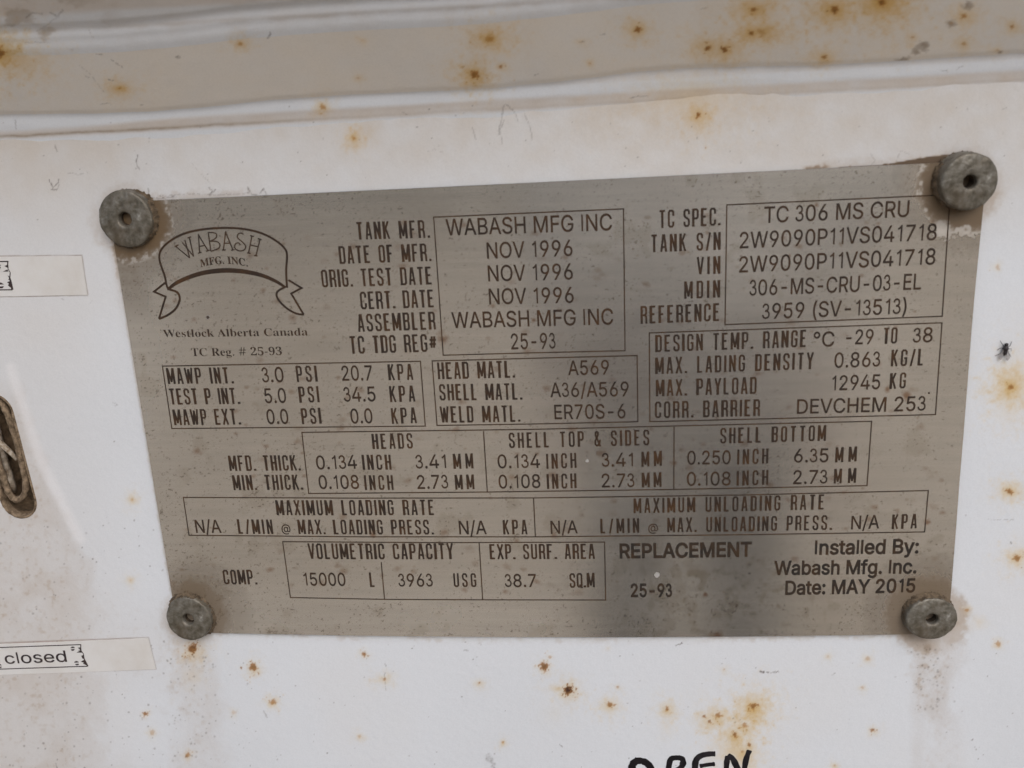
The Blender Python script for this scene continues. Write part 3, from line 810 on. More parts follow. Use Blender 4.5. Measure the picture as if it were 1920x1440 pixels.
    'H': '517|60,0 60,509 125,509 125,289 392,289 392,509 457,509 457,0 392,0 392,232 125,232 125,0',
    'I': '300|31,0 31,57 118,57 118,452 31,452 31,509 269,509 269,452 183,452 183,57 269,57 269,0',
    'J': '396|185,-7 143,-2 106,11 75,33 52,63 38,100 33,145 33,173 98,173 98,145 100,117 108,93 122,74 139,61 160,53 185,50 209,53 230,61 248,74 261,93 269,117 272,145 272,509 336,509 336,145 332,100 318,63 294,33 263,11 227,-2',
    'K': '467|104,145 104,216 139,261 174,303 212,344 364,509 448,509 231,276 228,276|60,0 60,509 125,509 125,334 124,225 125,193 125,0|372,0 188,259 228,309 449,0',
    'L': '393|60,0 60,509 125,509 125,57 361,57 361,0',
    'M': '628|60,0 60,509 152,509 277,187 287,159 299,123 311,84 322,49 307,49 318,83 330,121 342,158 352,187 476,509 568,509 568,0 504,0 504,291 504,327 505,369 506,413 507,457 513,457 498,409 482,363 467,322 456,291 342,0 286,0 170,291 159,321 145,361 129,408 112,457 119,457 120,416 121,372 122,328 122,291 122,0',
    'N': '523|60,0 60,509 136,509 343,183 363,151 388,107 414,55 405,54 401,108 399,157 399,195 399,509 463,509 463,0 387,0 202,290 177,331 148,381 108,452 119,454 122,384 124,328 125,291 125,0',
    'O': '533|267,-7 225,-3 186,7 150,25 119,49 92,79 70,115 53,157 44,203 40,254 44,305 53,352 70,393 92,429 119,459 150,484 186,501 225,512 267,516 309,512 348,501 384,484 415,459 442,429 464,393 480,352 490,305 493,254 490,203 480,157 464,115 442,79 415,49 384,25 348,7 309,-3|267,53 296,55 324,63 349,76 372,94 392,116 408,144 420,176 428,213 430,254 428,295 420,332 408,365 392,392 372,415 349,433 324,446 296,453 267,456 237,453 210,445 184,433 161,415 142,392 125,364 113,332 106,295 103,254 106,213 113,176 125,144 142,117 161,94 184,76 210,63 237,55',
    'P': '445|60,0 60,509 235,509 272,506 305,499 332,487 356,471 375,452 390,430 400,404 407,377 409,348 407,318 400,291 390,265 375,243 356,223 332,207 305,195 272,188 235,186 109,186 109,242 233,242 257,244 279,248 297,256 312,266 324,279 333,294 339,310 343,328 344,348 343,367 339,385 333,402 324,416 312,428 297,439 279,446 257,451 232,452 125,452 125,0',
    'R': '449|60,0 60,509 236,509 273,506 305,500 333,489 356,473 376,455 390,433 401,408 407,381 409,352 407,323 401,296 390,271 376,250 356,232 333,217 305,206 273,200 236,198 96,198 96,255 234,255 258,256 280,260 298,267 313,276 325,287 334,300 340,316 344,333 345,352 344,371 340,389 334,405 325,419 313,430 298,440 279,446 258,451 233,452 125,452 125,0|353,0 230,229 303,229 428,0',
    'S': '447|224,-9 188,-7 156,-1 128,9 102,23 81,40 64,60 51,83 42,109 38,137 104,137 108,118 114,102 123,88 136,76 150,66 166,59 185,53 204,50 224,49 246,50 267,54 286,60 303,69 317,79 329,92 338,106 344,122 346,139 344,154 340,168 332,179 322,189 310,197 296,205 245,222 184,239 145,253 112,269 86,289 67,313 56,341 52,372 54,400 62,425 75,448 92,468 113,484 138,498 165,508 195,514 227,516 259,514 289,508 316,498 340,484 360,468 377,449 390,427 398,403 401,378 337,378 332,402 320,421 302,437 280,449 254,456 225,459 204,457 185,454 167,448 152,440 139,430 129,418 121,405 117,391 115,376 117,359 122,345 131,334 142,324 155,315 169,308 212,293 264,279 312,264 328,256 344,248 359,238 372,226 384,213 395,198 402,180 407,161 408,139 406,112 399,87 386,64 370,43 349,25 323,11 294,0 261,-7',
    'T': '449|32,452 32,509 417,509 417,452 257,452 257,0 193,0 193,452',
    'U': '517|259,-8 220,-6 186,2 154,15 126,33 103,55 85,80 71,108 63,140 60,173 60,509 124,509 124,178 126,155 132,133 141,113 153,95 169,80 187,68 208,59 232,53 259,52 285,53 309,59 331,68 349,80 364,95 377,113 385,133 391,155 393,178 393,509 457,509 457,173 454,140 446,108 433,80 414,55 391,33 363,15 332,2 297,-6',
    'V': '480|204,0 16,509 84,509 192,206 215,137 248,31 235,31 267,138 290,206 395,509 463,509 278,0',
    'W': '686|155,0 16,509 82,509 163,196 175,145 187,94 197,40 189,40 200,94 211,145 224,196 306,509 380,509 462,196 474,145 486,94 497,40 488,40 499,94 510,145 523,196 603,509 670,509 530,0 455,0 368,323 351,391 336,475 350,475 335,395 318,323 230,0',
    'Y': '472|203,0 203,208 16,509 91,509 192,344 222,292 250,230 224,230 251,293 280,344 381,509 455,509 268,208 268,0',
    'a': '389|160,-9 137,-7 115,-3 94,5 76,15 60,29 48,45 38,63 32,84 30,108 32,128 36,146 43,161 53,174 64,184 78,193 92,200 108,206 125,211 178,220 234,227 247,229 257,231 265,235 271,240 274,246 276,255 276,257 275,272 272,285 267,297 260,307 251,315 240,322 227,327 212,330 196,331 178,330 163,327 149,322 137,316 127,309 118,301 110,292 104,283 100,274 41,291 51,313 64,331 79,346 95,358 114,368 133,375 153,380 173,383 194,384 239,379 255,375 271,369 286,360 300,350 312,336 322,320 330,301 335,278 337,251 337,0 277,0 277,52 272,52 252,25 242,16 229,8 215,1 199,-4 181,-7|170,45 192,47 211,51 228,59 242,68 254,80 263,93 270,108 274,122 276,138 276,190 259,182 231,176 200,171 175,168 134,159 122,153 112,147 103,139 97,130 93,118 92,105 93,93 96,82 102,72 109,64 119,57 130,52 142,48 156,46',
    'b': '424|229,-8 208,-7 189,-3 172,4 159,12 147,21 138,31 118,59 112,59 112,0 53,0 53,509 114,509 114,319 118,319 137,346 147,355 158,364 171,373 188,379 207,383 229,384 259,382 287,374 313,361 335,342 354,320 370,293 381,261 388,227 390,189 388,151 381,116 370,84 355,57 336,34 313,16 288,3 260,-6|220,47 242,49 262,55 279,66 294,80 306,97 316,117 323,139 327,163 328,189 327,215 323,239 316,261 307,281 295,298 280,311 262,322 243,328 220,330 198,328 178,322 161,312 147,299 134,282 125,263 118,241 114,216 113,189 114,162 118,138 125,115 135,95 147,78 162,65 179,55 198,49',
    'c': '396|207,-8 174,-5 144,3 117,16 93,35 72,58 56,85 44,116 37,150 34,187 37,225 44,260 56,291 72,318 93,341 117,360 144,374 174,382 207,384 226,384 243,381 260,377 276,371 291,364 305,356 318,346 330,335 340,322 349,308 356,293 362,277 303,262 290,289 270,311 242,325 207,330 184,328 163,321 145,310 130,296 118,278 108,258 102,236 98,212 96,187 98,163 102,139 108,117 118,97 130,80 145,66 163,55 184,49 207,46 243,52 271,66 292,89 304,117 363,102 357,86 350,70 341,56 331,43 319,32 306,21 292,12 277,5 261,-1 244,-5 226,-7',
    'd': '424|195,-8 165,-6 137,3 111,16 89,34 70,57 55,84 43,116 36,151 34,189 36,227 43,261 55,293 70,320 89,342 112,361 137,374 165,382 196,384 218,383 237,379 253,373 267,364 278,355 287,346 306,319 311,319 311,509 372,509 372,0 313,0 313,59 307,59 287,31 277,21 266,12 252,4 236,-3 217,-7|205,47 226,49 246,55 263,65 278,78 290,95 299,115 306,138 310,162 312,189 310,216 306,241 300,263 290,282 278,299 263,312 246,322 227,328 205,330 182,328 162,322 145,311 130,298 118,281 108,261 102,239 98,215 96,189 98,163 102,139 109,117 118,97 130,80 145,66 162,55 182,49',
    'e': '404|212,-8 177,-5 145,3 117,16 92,35 72,58 56,85 44,116 37,150 34,187 36,224 44,258 55,290 71,317 91,340 115,359 142,373 172,382 205,384 226,383 246,380 266,374 285,366 303,355 319,341 334,324 347,305 357,282 365,256 370,227 371,194 371,169 75,169 75,221 338,221 310,202 308,226 304,248 298,269 288,286 277,301 263,314 246,323 227,328 205,330 183,328 164,323 146,313 131,301 119,286 109,270 102,251 97,231 96,211 96,178 98,151 102,127 110,106 121,88 135,73 151,61 169,53 190,48 212,46 227,47 241,49 254,53 265,58 276,65 285,73 294,82 300,93 306,105 365,91 358,72 348,55 335,39 320,26 302,14 283,4 261,-3 237,-7',
    'f': '254|228,379 228,327 6,327 6,379|81,0 81,432 82,452 87,470 96,486 107,499 120,510 135,519 152,525 169,529 187,530 222,527 243,521 227,468 215,472 195,474 178,472 164,468 154,460 147,449 143,435 142,419 142,0',
    'g': '425|207,-151 180,-149 156,-146 134,-140 114,-132 97,-122 82,-110 70,-97 59,-84 51,-69 101,-41 122,-66 131,-74 142,-82 154,-88 169,-93 187,-96 207,-97 236,-95 261,-87 282,-75 298,-58 308,-34 311,-6 311,68 306,68 287,41 277,32 266,23 252,16 236,10 217,6 195,5 165,7 138,14 113,27 90,43 71,65 55,90 43,120 36,154 34,191 36,229 43,263 55,293 71,320 90,342 112,361 138,374 166,382 196,384 218,383 237,379 253,373 267,365 279,356 288,346 308,319 313,319 313,379 372,379 372,-9 370,-40 363,-67 350,-90 334,-109 314,-124 291,-136 265,-144 237,-149|205,59 227,61 246,66 264,75 278,87 290,103 300,121 307,142 311,166 312,193 311,219 307,242 300,264 291,283 279,299 264,312 247,322 227,328 205,330 182,328 163,322 145,312 130,298 118,282 109,262 102,241 98,218 96,193 98,167 102,144 109,123 118,104 131,88 145,76 163,66 183,61',
    'h': '410|114,227 114,0 53,0 53,509 114,509 114,287 102,287 116,319 132,344 152,362 175,374 200,382 227,384 252,383 275,377 295,369 313,356 328,340 341,321 350,298 355,271 357,240 357,0 296,0 296,235 293,263 286,286 273,304 256,318 235,326 210,329 192,328 176,324 161,317 147,308 136,297 126,283 119,266 115,248',
    'i': '167|53,0 53,379 114,379 114,0|84,443 73,444 63,448 54,455 47,463 43,472 41,483 43,494 47,504 54,512 63,518 73,522 84,524 95,522 105,518 114,512 121,504 125,494 126,483 125,472 121,463 114,455 105,448 95,444',
    'l': '189|139,-2 112,0 91,8 74,20 62,37 55,59 53,84 53,509 114,509 114,99 114,83 117,71 120,62 126,57 135,53 146,52 160,53 170,54 181,3 162,-1',
    'n': '410|114,227 114,0 53,0 53,379 112,379 112,287 102,287 116,319 132,344 152,362 175,374 200,382 227,384 252,383 275,377 295,369 313,356 328,340 341,321 350,298 355,271 357,240 357,0 296,0 296,235 293,263 286,286 273,304 256,318 235,326 210,329 192,328 176,324 161,317 147,308 136,297 126,283 119,266 115,248',
    'o': '415|207,-8 174,-5 144,3 117,16 93,35 72,58 56,85 44,116 37,150 34,187 37,225 44,260 56,291 72,318 93,341 117,360 144,374 174,382 207,384 241,382 271,374 299,360 323,341 343,318 359,291 371,260 379,225 381,187 379,150 371,116 359,85 343,58 323,35 299,16 271,3 241,-5|207,46 231,49 252,55 270,66 285,80 298,97 307,117 314,139 318,163 319,187 318,212 314,236 307,258 298,278 285,296 270,310 252,321 231,328 207,330 184,328 163,321 145,310 130,296 118,278 108,258 102,236 98,212 96,187 98,163 102,139 108,117 118,97 130,80 145,66 163,55 184,49',
    's': '365|182,-8 157,-7 133,-3 112,3 93,12 76,24 62,38 50,54 41,73 36,94 94,107 101,87 111,72 124,60 141,52 160,47 181,45 206,47 227,53 244,62 258,74 265,88 268,103 266,115 262,126 254,136 243,144 229,150 212,155 149,170 118,180 92,192 72,208 58,227 50,249 47,274 49,295 55,314 65,332 79,347 95,360 115,370 137,378 161,383 187,384 212,383 234,379 254,372 271,363 286,352 299,339 309,324 318,308 324,290 268,277 262,291 254,304 243,316 228,325 210,331 187,333 166,331 147,326 131,317 119,305 111,292 109,277 110,264 115,253 124,243 136,235 152,229 172,223 229,209 261,200 287,187 306,171 320,153 328,131 331,107 329,85 323,65 312,47 298,31 281,18 260,6 236,-2 210,-7',
    't': '227|204,379 204,327 6,327 6,379|65,471 126,471 126,98 127,83 130,70 136,61 144,55 156,51 170,50 185,51 202,54 213,2 192,-3 168,-4 138,-1 113,7 92,21 77,41 68,64 65,93',
    'y': '389|47,-139 61,-86 71,-87 83,-89 94,-90 104,-89 113,-86 122,-81 130,-74 138,-64 145,-51 151,-36 163,-1 17,379 84,379 165,155 187,87 206,21 184,21 202,87 224,155 305,379 371,379 204,-58 196,-77 187,-93 177,-107 165,-119 153,-128 139,-136 125,-141 109,-144 91,-145 65,-143',
    '°': '316|158,283 138,285 119,290 101,298 84,310 70,324 59,340 50,358 45,377 43,397 45,418 50,437 59,455 70,472 84,486 101,497 119,506 138,511 158,513 179,511 198,506 216,497 232,486 246,472 257,455 266,437 271,418 273,397 271,377 266,358 257,340 246,324 232,310 216,298 198,290 179,285|158,334 170,335 180,338 190,343 199,349 207,357 213,366 218,376 221,386 222,397 221,409 218,420 213,430 207,439 199,446 190,453 180,458 170,461 158,462 147,461 136,458 126,453 117,446 109,439 103,430 98,420 96,409 95,397 96,386 98,376 103,366 109,357 117,349 126,343 136,338 147,335',
}
SERIF_D = {
    '#': '434|76,0 101,140 17,140 17,185 110,185 132,293 42,293 42,337 140,337 167,480 215,480 188,337 285,337 312,480 358,480 331,337 416,337 416,293 322,293 302,185 394,185 394,140 293,140 265,0 218,0 245,140 149,140 123,0|158,185 254,185 275,293 179,293',
    '-': '216|27,154 27,206 189,206 189,154',
    '.': '180|89,-9 79,-8 69,-5 60,1 54,10 50,22 48,36 50,51 54,63 60,71 69,77 79,80 89,81 100,80 110,77 119,71 126,63 130,51 132,36 130,22 126,10 119,1 110,-5 100,-8',
    '2': '375|24,0 24,69 123,171 148,198 170,223 187,245 200,266 210,287 218,307 222,327 225,349 226,371 225,395 220,413 212,427 202,437 189,443 174,445 153,442 137,432 126,416 118,393 114,364 112,329 88,331 68,336 50,344 37,357 29,374 26,396 28,411 34,426 43,441 55,454 72,465 92,474 116,481 143,485 174,486 220,483 258,473 288,456 310,434 323,407 328,375 327,359 324,344 319,329 313,314 303,298 291,281 238,220 154,138 87,74 244,74 257,75 269,79 279,86 288,95 295,107 300,120 305,141 345,141 341,0',
    '3': '375|163,-7 132,-5 104,-2 81,5 62,13 46,23 34,35 26,47 20,60 19,74 21,90 26,103 36,113 48,120 61,125 76,126 78,100 86,79 99,62 116,50 135,43 158,40 173,41 187,44 199,49 211,56 221,66 230,79 236,95 240,115 241,139 238,163 229,184 214,202 194,216 168,224 137,227 95,227 95,269 140,269 166,272 188,281 204,296 216,316 223,340 225,367 223,390 219,409 211,424 200,436 186,443 169,445 154,444 142,439 133,430 125,419 120,406 116,391 111,341 86,343 64,348 47,356 34,367 27,382 24,401 28,423 41,444 62,461 91,475 128,483 173,486 217,483 255,474 286,458 309,436 323,409 328,377 324,348 315,323 298,301 277,283 253,267 225,256 243,252 261,246 279,238 297,228 312,216 326,201 336,184 342,163 345,138 343,112 338,90 329,70 318,52 304,37 288,25 271,15 251,7 230,1 209,-3 186,-6',
    '5': '375|165,-7 133,-5 106,-1 84,5 66,14 51,24 40,35 33,48 28,61 27,75 29,89 33,101 42,109 53,116 66,120 81,121 81,108 84,96 88,83 93,71 101,61 111,52 123,46 137,42 154,40 169,41 183,45 195,50 207,58 217,69 226,83 232,101 236,122 237,148 234,178 226,203 213,223 195,236 173,244 146,247 103,243 71,235 40,247 62,480 316,480 319,357 281,357 275,380 267,399 261,403 254,405 244,406 105,406 94,281 126,288 168,291 216,287 258,276 293,256 319,228 335,192 340,148 338,120 333,96 324,75 312,56 299,40 282,27 265,16 246,8 226,1 205,-3 185,-6',
    '9': '375|152,-7 127,-5 106,-2 88,4 73,12 62,22 53,33 47,45 44,57 42,69 43,79 46,87 50,94 57,100 65,104 75,107 83,88 92,71 103,56 118,45 135,38 156,36 188,43 213,67 232,106 244,160 251,230 240,218 227,207 212,198 195,191 176,186 155,185 119,189 87,201 60,220 40,248 28,282 24,324 26,355 32,383 42,409 56,431 74,450 95,466 120,477 147,484 177,486 209,484 238,476 264,463 287,444 307,420 323,390 335,353 343,310 345,261 344,225 340,190 334,157 326,126 315,97 301,72 284,49 264,30 241,14 215,3 185,-4|184,233 199,234 212,239 224,245 235,255 243,265 251,278 248,330 242,372 231,403 217,424 201,437 181,441 164,438 149,429 137,413 128,391 123,362 121,328 123,294 131,267 144,248 161,237',
    'A': '437|-9,0 -9,18 4,19 14,24 24,30 32,41 41,55 49,75 206,466 224,465 384,87 411,34 420,25 430,20 443,18 443,0 229,0 229,18 259,21 277,30 283,46 273,81 253,132 103,132 79,71 76,59 75,48 80,32 96,21 124,18 128,18 128,0|113,161 242,161 177,319',
    'C': '468|257,-11 213,-7 174,3 137,20 105,43 78,71 56,104 39,142 29,184 26,228 30,273 39,314 56,351 79,384 106,412 139,435 176,452 216,462 259,465 292,463 328,454 367,440 388,435 402,439 413,449 419,465 437,465 437,308 420,308 403,347 381,380 356,407 328,427 298,439 265,443 222,435 187,409 163,365 149,304 144,226 149,153 165,97 192,56 230,32 278,24 305,26 331,33 358,45 383,61 407,81 428,106 447,89 418,53 384,25 345,5 303,-7',
    'F': '404|15,0 15,17 36,20 52,26 62,34 69,45 73,62 75,84 75,375 73,396 69,412 61,423 50,430 35,435 14,439 14,455 394,455 394,320 377,320 372,345 365,367 355,385 343,400 328,412 310,420 288,426 261,430 230,431 200,429 194,428 189,425 186,421 182,398 182,247 190,247 217,250 239,257 256,270 269,289 278,314 284,347 302,347 302,118 285,118 279,154 269,181 257,200 239,213 217,221 189,224 182,224 182,81 183,66 185,53 188,43 193,34 200,28 210,24 222,20 238,18 257,17 257,0',
    'G': '508|268,-10 222,-7 179,3 141,19 108,42 80,70 57,103 41,141 31,183 28,229 31,274 41,315 57,352 80,385 107,413 139,435 176,452 215,462 257,465 293,463 330,454 369,441 388,436 395,437 401,439 406,443 419,465 437,465 437,308 420,308 409,334 397,357 382,379 366,397 348,413 329,426 309,436 288,441 267,443 224,435 189,409 165,366 151,305 146,228 150,163 161,110 180,67 195,48 212,32 231,22 252,15 275,13 298,14 316,19 328,27 336,39 341,53 343,71 343,128 341,146 337,161 329,170 317,176 299,180 275,182 275,198 500,198 500,182 481,180 466,177 457,171 451,161 447,147 446,128 446,29 387,7 328,-6',
    'I': '261|13,0 13,17 34,21 50,26 61,32 69,42 74,56 75,75 75,387 74,405 70,419 63,427 52,433 36,437 13,439 13,455 244,455 244,439 223,437 207,433 196,427 188,419 184,405 183,387 183,77 187,44 192,37 198,31 206,26 246,17 246,0',
    'M': '634|14,0 14,17 34,20 50,24 61,32 69,43 74,58 75,79 75,382 75,396 73,407 71,416 66,423 61,428 53,432 15,439 15,455 185,455 317,142 449,455 617,455 617,439 598,436 583,430 573,423 566,412 561,397 560,378 560,85 561,68 562,54 565,43 569,34 574,28 582,23 591,20 602,18 617,17 617,0 396,0 396,17 433,25 440,29 446,36 450,44 453,54 454,68 455,83 455,399 288,0 270,0 105,389 105,80 107,57 112,41 120,30 131,23 148,19 169,17 169,0',
    'N': '494|403,-11 107,350 107,79 108,57 112,42 119,31 129,24 145,20 167,17 167,0 18,0 18,17 33,18 45,20 54,23 61,27 67,33 71,41 74,51 75,64 76,79 76,388 36,433 18,439 18,455 156,455 391,169 391,377 390,392 389,404 386,414 382,421 376,427 369,431 331,439 331,455 480,455 480,439 459,436 443,432 433,425 427,414 423,398 422,377 422,-11',
    'R': '473|15,0 15,17 36,20 52,24 62,32 69,43 73,59 75,81 75,379 73,398 69,413 62,424 51,431 36,436 16,439 16,455 217,455 278,452 329,442 367,426 395,403 412,372 417,334 413,303 401,277 380,255 352,237 315,224 432,50 452,26 459,21 468,18 478,17 480,17 480,0 338,0 201,212 182,212 182,81 183,59 187,43 194,32 205,24 221,20 242,17 242,0|182,234 203,234 235,236 261,245 280,258 293,278 301,304 304,336 300,370 291,397 275,416 253,427 224,431 209,430 197,427 190,422 185,414 183,402 182,385',
    'T': '423|92,0 92,17 114,19 130,23 142,31 150,42 154,59 156,81 156,433 149,433 116,430 88,420 65,403 47,380 35,352 29,318 11,318 11,455 410,455 410,317 394,317 385,359 368,391 343,415 310,429 269,433 263,433 263,81 265,58 269,41 276,30 288,23 305,19 328,17 328,0',
    'W': '611|171,-11 32,393 27,407 21,419 15,427 8,433 -2,437 -15,439 -15,455 181,455 181,439 168,438 157,435 150,432 145,427 141,420 140,410 148,373 223,153 301,353 286,399 281,413 274,423 267,429 258,434 245,437 229,439 229,455 439,455 439,439 413,436 398,427 393,412 399,386 474,166 541,369 549,406 547,417 544,425 538,430 529,434 518,437 503,439 503,455 624,455 624,439 612,435 602,429 594,421 588,410 581,396 575,379 446,-11 428,-11 316,309 190,-11',
    'a': '344|255,-10 236,-8 222,-3 211,6 204,19 200,35 168,11 133,-4 95,-9 74,-6 55,0 40,11 29,26 22,43 20,63 25,91 39,115 63,136 98,155 143,173 199,190 199,241 197,258 193,272 187,282 177,290 164,294 148,296 123,293 109,286 104,274 113,257 119,248 122,239 123,231 121,220 117,210 110,202 100,196 90,192 77,191 64,192 54,196 45,203 38,212 34,223 33,236 35,252 40,266 49,278 62,290 77,300 95,308 115,314 137,317 162,318 205,315 239,307 263,292 280,271 290,244 293,210 293,62 295,40 297,37 300,35 304,34 320,42 329,28 306,7 281,-6|151,34 174,41 183,47 191,54 199,63 199,169 170,160 147,147 131,130 121,109 118,84 122,56 133,39',
    'b': '361|43,-11 43,388 42,407 40,420 37,428 31,434 21,437 8,439 8,455 138,455 138,279 162,301 190,314 221,318 244,316 265,310 284,299 301,284 315,266 326,245 335,221 340,195 342,166 340,133 333,103 323,75 308,51 291,30 270,13 246,0 220,-8 192,-10 162,-6 133,7 105,28 53,-11|183,14 204,18 220,30 232,49 239,77 244,114 245,160 244,197 239,228 231,251 220,267 204,277 184,280 174,279 164,275 155,270 147,262 142,253 138,242 138,69 140,49 145,34 154,23 167,16',
    'c': '293|156,-10 131,-8 108,-1 87,11 67,26 51,45 38,68 28,93 21,120 19,150 22,181 29,210 40,237 55,260 74,280 96,297 120,309 146,317 175,319 204,317 230,310 250,298 265,283 274,265 277,245 276,233 272,223 266,215 258,209 248,205 236,204 222,206 211,212 203,221 198,234 196,251 197,261 197,271 194,286 185,294 169,297 149,292 133,279 121,257 114,227 112,187 115,142 123,105 137,76 156,55 178,42 204,38 227,42 250,53 271,72 285,60 263,35 240,15 214,1 186,-7',
    'd': '370|140,-10 117,-8 97,-1 78,10 61,26 47,44 35,66 26,91 21,118 19,147 21,180 27,210 36,237 48,261 63,281 81,297 101,309 123,316 146,318 175,314 201,301 223,280 223,401 222,413 218,423 212,430 203,435 191,438 176,439 176,455 319,455 319,75 320,60 322,49 325,41 330,35 340,30 353,28 353,11 315,8 271,1 223,-10 223,39 201,12 173,-5|171,28 182,30 192,34 202,41 211,51 218,62 223,76 223,242 220,252 214,262 206,270 196,276 186,279 174,281 155,277 141,267 130,250 123,225 119,193 118,153 119,115 123,83 130,58 140,42 153,32',
    'e': '301|154,-10 129,-8 106,-1 85,10 66,26 50,45 37,69 27,95 21,125 19,157 21,187 28,215 38,240 51,263 68,282 87,298 109,309 132,316 157,318 193,314 224,301 249,280 268,251 279,216 283,173 283,166 117,166 121,121 131,87 147,62 170,47 199,42 225,47 248,62 270,86 285,73 264,43 240,20 214,3 185,-7|116,192 201,192 201,215 201,241 198,261 193,277 186,288 175,295 161,297 145,293 132,282 123,263 118,237 116,203',
    'g': '327|146,-140 106,-138 73,-132 48,-122 29,-108 18,-92 14,-75 20,-54 38,-38 69,-26 44,-10 29,9 24,30 26,46 32,61 42,74 57,86 77,98 102,110 73,124 51,141 35,161 25,185 22,212 24,232 30,251 40,268 53,282 69,295 88,305 109,312 132,317 157,318 183,317 208,312 233,304 317,304 317,268 268,268 281,248 289,226 291,203 290,185 285,167 276,151 264,137 250,125 234,116 215,108 194,104 172,103 157,103 142,104 131,103 121,100 112,94 106,87 102,80 101,71 105,59 119,51 141,49 175,49 208,48 236,45 259,40 277,33 292,24 303,13 310,-1 314,-18 316,-37 311,-67 296,-92 272,-113 239,-128 197,-137|157,124 172,127 183,134 190,146 195,163 198,184 199,211 198,238 195,260 190,276 183,288 172,295 157,297 143,295 132,288 124,276 118,260 115,238 114,211 115,184 118,163 124,146 132,134 143,127|161,-116 198,-114 226,-108 247,-98 259,-84 263,-66 262,-55 257,-47 249,-41 238,-37 223,-35 205,-34 97,-34 84,-45 76,-58 73,-73 76,-84 83,-94 95,-103 111,-111 133,-115',
    'k': '359|17,0 17,16 30,18 39,21 45,26 49,33 52,43 52,56 52,398 52,412 50,422 47,429 42,434 33,438 20,439 21,455 148,455 148,169 227,248 236,259 242,269 244,278 240,287 228,292 209,293 206,293 206,310 345,310 345,293 320,289 297,278 275,260 222,209 346,34 355,24 365,18 376,16 376,0 211,0 211,16 217,16 229,18 237,23 239,32 232,49 163,147 148,134 148,56 148,43 151,33 154,26 160,21 168,18 180,16 180,0',
    'l': '199|18,0 18,16 30,18 39,21 45,26 49,32 52,43 52,56 52,398 52,411 50,421 47,429 42,434 33,438 20,439 20,455 148,455 148,56 149,43 151,33 154,26 160,21 168,18 180,16 180,0',
    'n': '381|18,0 18,16 30,17 39,21 45,26 49,33 52,43 52,56 52,253 52,266 49,276 46,284 40,289 31,293 19,294 19,310 148,310 148,267 175,296 207,313 243,318 275,314 299,301 316,280 327,250 330,212 330,56 331,43 333,33 337,26 343,21 352,17 363,16 363,0 202,0 202,16 207,16 223,21 232,34 235,56 235,217 234,234 232,247 229,258 223,265 215,270 203,271 183,267 164,255 148,235 148,56 148,43 151,33 154,26 160,21 168,17 180,16 180,0',
    'o': '336|169,-10 140,-8 114,-1 90,11 69,27 52,47 38,70 27,96 21,124 19,154 21,184 27,213 38,239 52,262 69,281 90,297 114,309 140,316 168,318 196,316 222,309 245,298 266,282 283,263 298,240 308,214 315,185 317,154 315,123 308,94 298,69 284,46 266,26 245,11 222,-1 197,-8|169,11 186,14 199,24 209,39 212,50 215,64 217,81 220,154 218,206 214,245 208,271 198,286 185,296 169,299 151,296 138,286 128,271 122,245 118,206 117,154 120,82 122,64 125,50 128,39 138,24 152,14',
    'r': '287|18,0 18,16 30,18 39,21 45,26 49,32 52,43 52,56 52,252 52,267 50,278 46,285 41,289 32,292 20,293 21,310 146,310 146,252 158,272 172,288 187,301 203,311 218,316 233,318 250,317 264,312 275,304 283,293 288,281 289,266 288,254 284,243 278,234 270,228 260,224 248,222 237,223 229,226 222,231 207,250 202,255 196,259 189,260 179,258 171,252 162,241 155,228 151,211 149,192 149,56 150,42 153,32 159,25 167,21 180,18 197,16 197,0',
    's': '288|151,-10 132,-8 110,-3 87,6 73,9 64,7 56,1 51,-9 36,-9 36,105 53,105 61,79 72,57 87,39 103,26 121,17 140,15 156,16 168,20 179,27 186,35 191,46 192,58 188,76 176,92 156,105 107,130 85,142 68,155 54,169 45,185 39,202 37,220 40,247 49,270 65,291 86,306 111,316 141,319 166,316 199,308 206,306 213,305 220,306 226,311 230,319 244,319 244,222 228,222 220,244 209,262 196,277 182,288 166,294 149,296 136,295 125,292 116,286 110,278 106,269 105,259 106,249 109,240 115,232 123,225 134,218 146,212 191,189 212,178 229,165 241,151 250,136 255,117 257,95 254,65 244,39 228,18 206,2 181,-7',
    't': '228|124,-9 99,-7 80,-1 66,10 56,26 50,46 48,71 48,279 20,279 20,300 88,369 105,389 118,407 129,424 144,424 144,310 208,310 208,279 144,279 144,82 145,69 147,59 149,51 154,45 160,41 168,40 183,44 195,56 206,75 222,66 208,39 192,18 172,3 149,-6',
}
# ---------------------------------------------------------------- lettering
def decode(D):
    out = {}
    for ch, s in D.items():
        f = s.split('|')
        out[ch] = (int(f[0]), [[tuple(map(int, p.split(','))) for p in q.split()] for q in f[1:] if q])
    return out


SANS = decode(SANS_D)
SERIF = decode(SERIF_D)


def offset_poly(P, d):
    if abs(d) < 1e-9:
        return P
    n = len(P)
    out = []
    for i in range(n):
        a, b, c = Vector(P[i - 1]), Vector(P[i]), Vector(P[(i + 1) % n])
        e1, e2 = (b - a), (c - b)
        if e1.length < 1e-6 or e2.length < 1e-6:
            out.append(P[i])
            continue
        e1.normalize()
        e2.normalize()
        n1, n2 = Vector((-e1.y, e1.x)), Vector((-e2.y, e2.x))
        m_ = n1 + n2
        if m_.length < 1e-4:
            m_ = n1
        m_.normalize()
        k = min(1.0 / max(m_.dot(n1), 0.35), 2.0)
        out.append((b.x + m_.x * d * k, b.y + m_.y * d * k))
    return out


def area(P):
    return sum(P[i - 1][0] * P[i][1] - P[i][0] * P[i - 1][1] for i in range(len(P))) / 2


_cache = {}


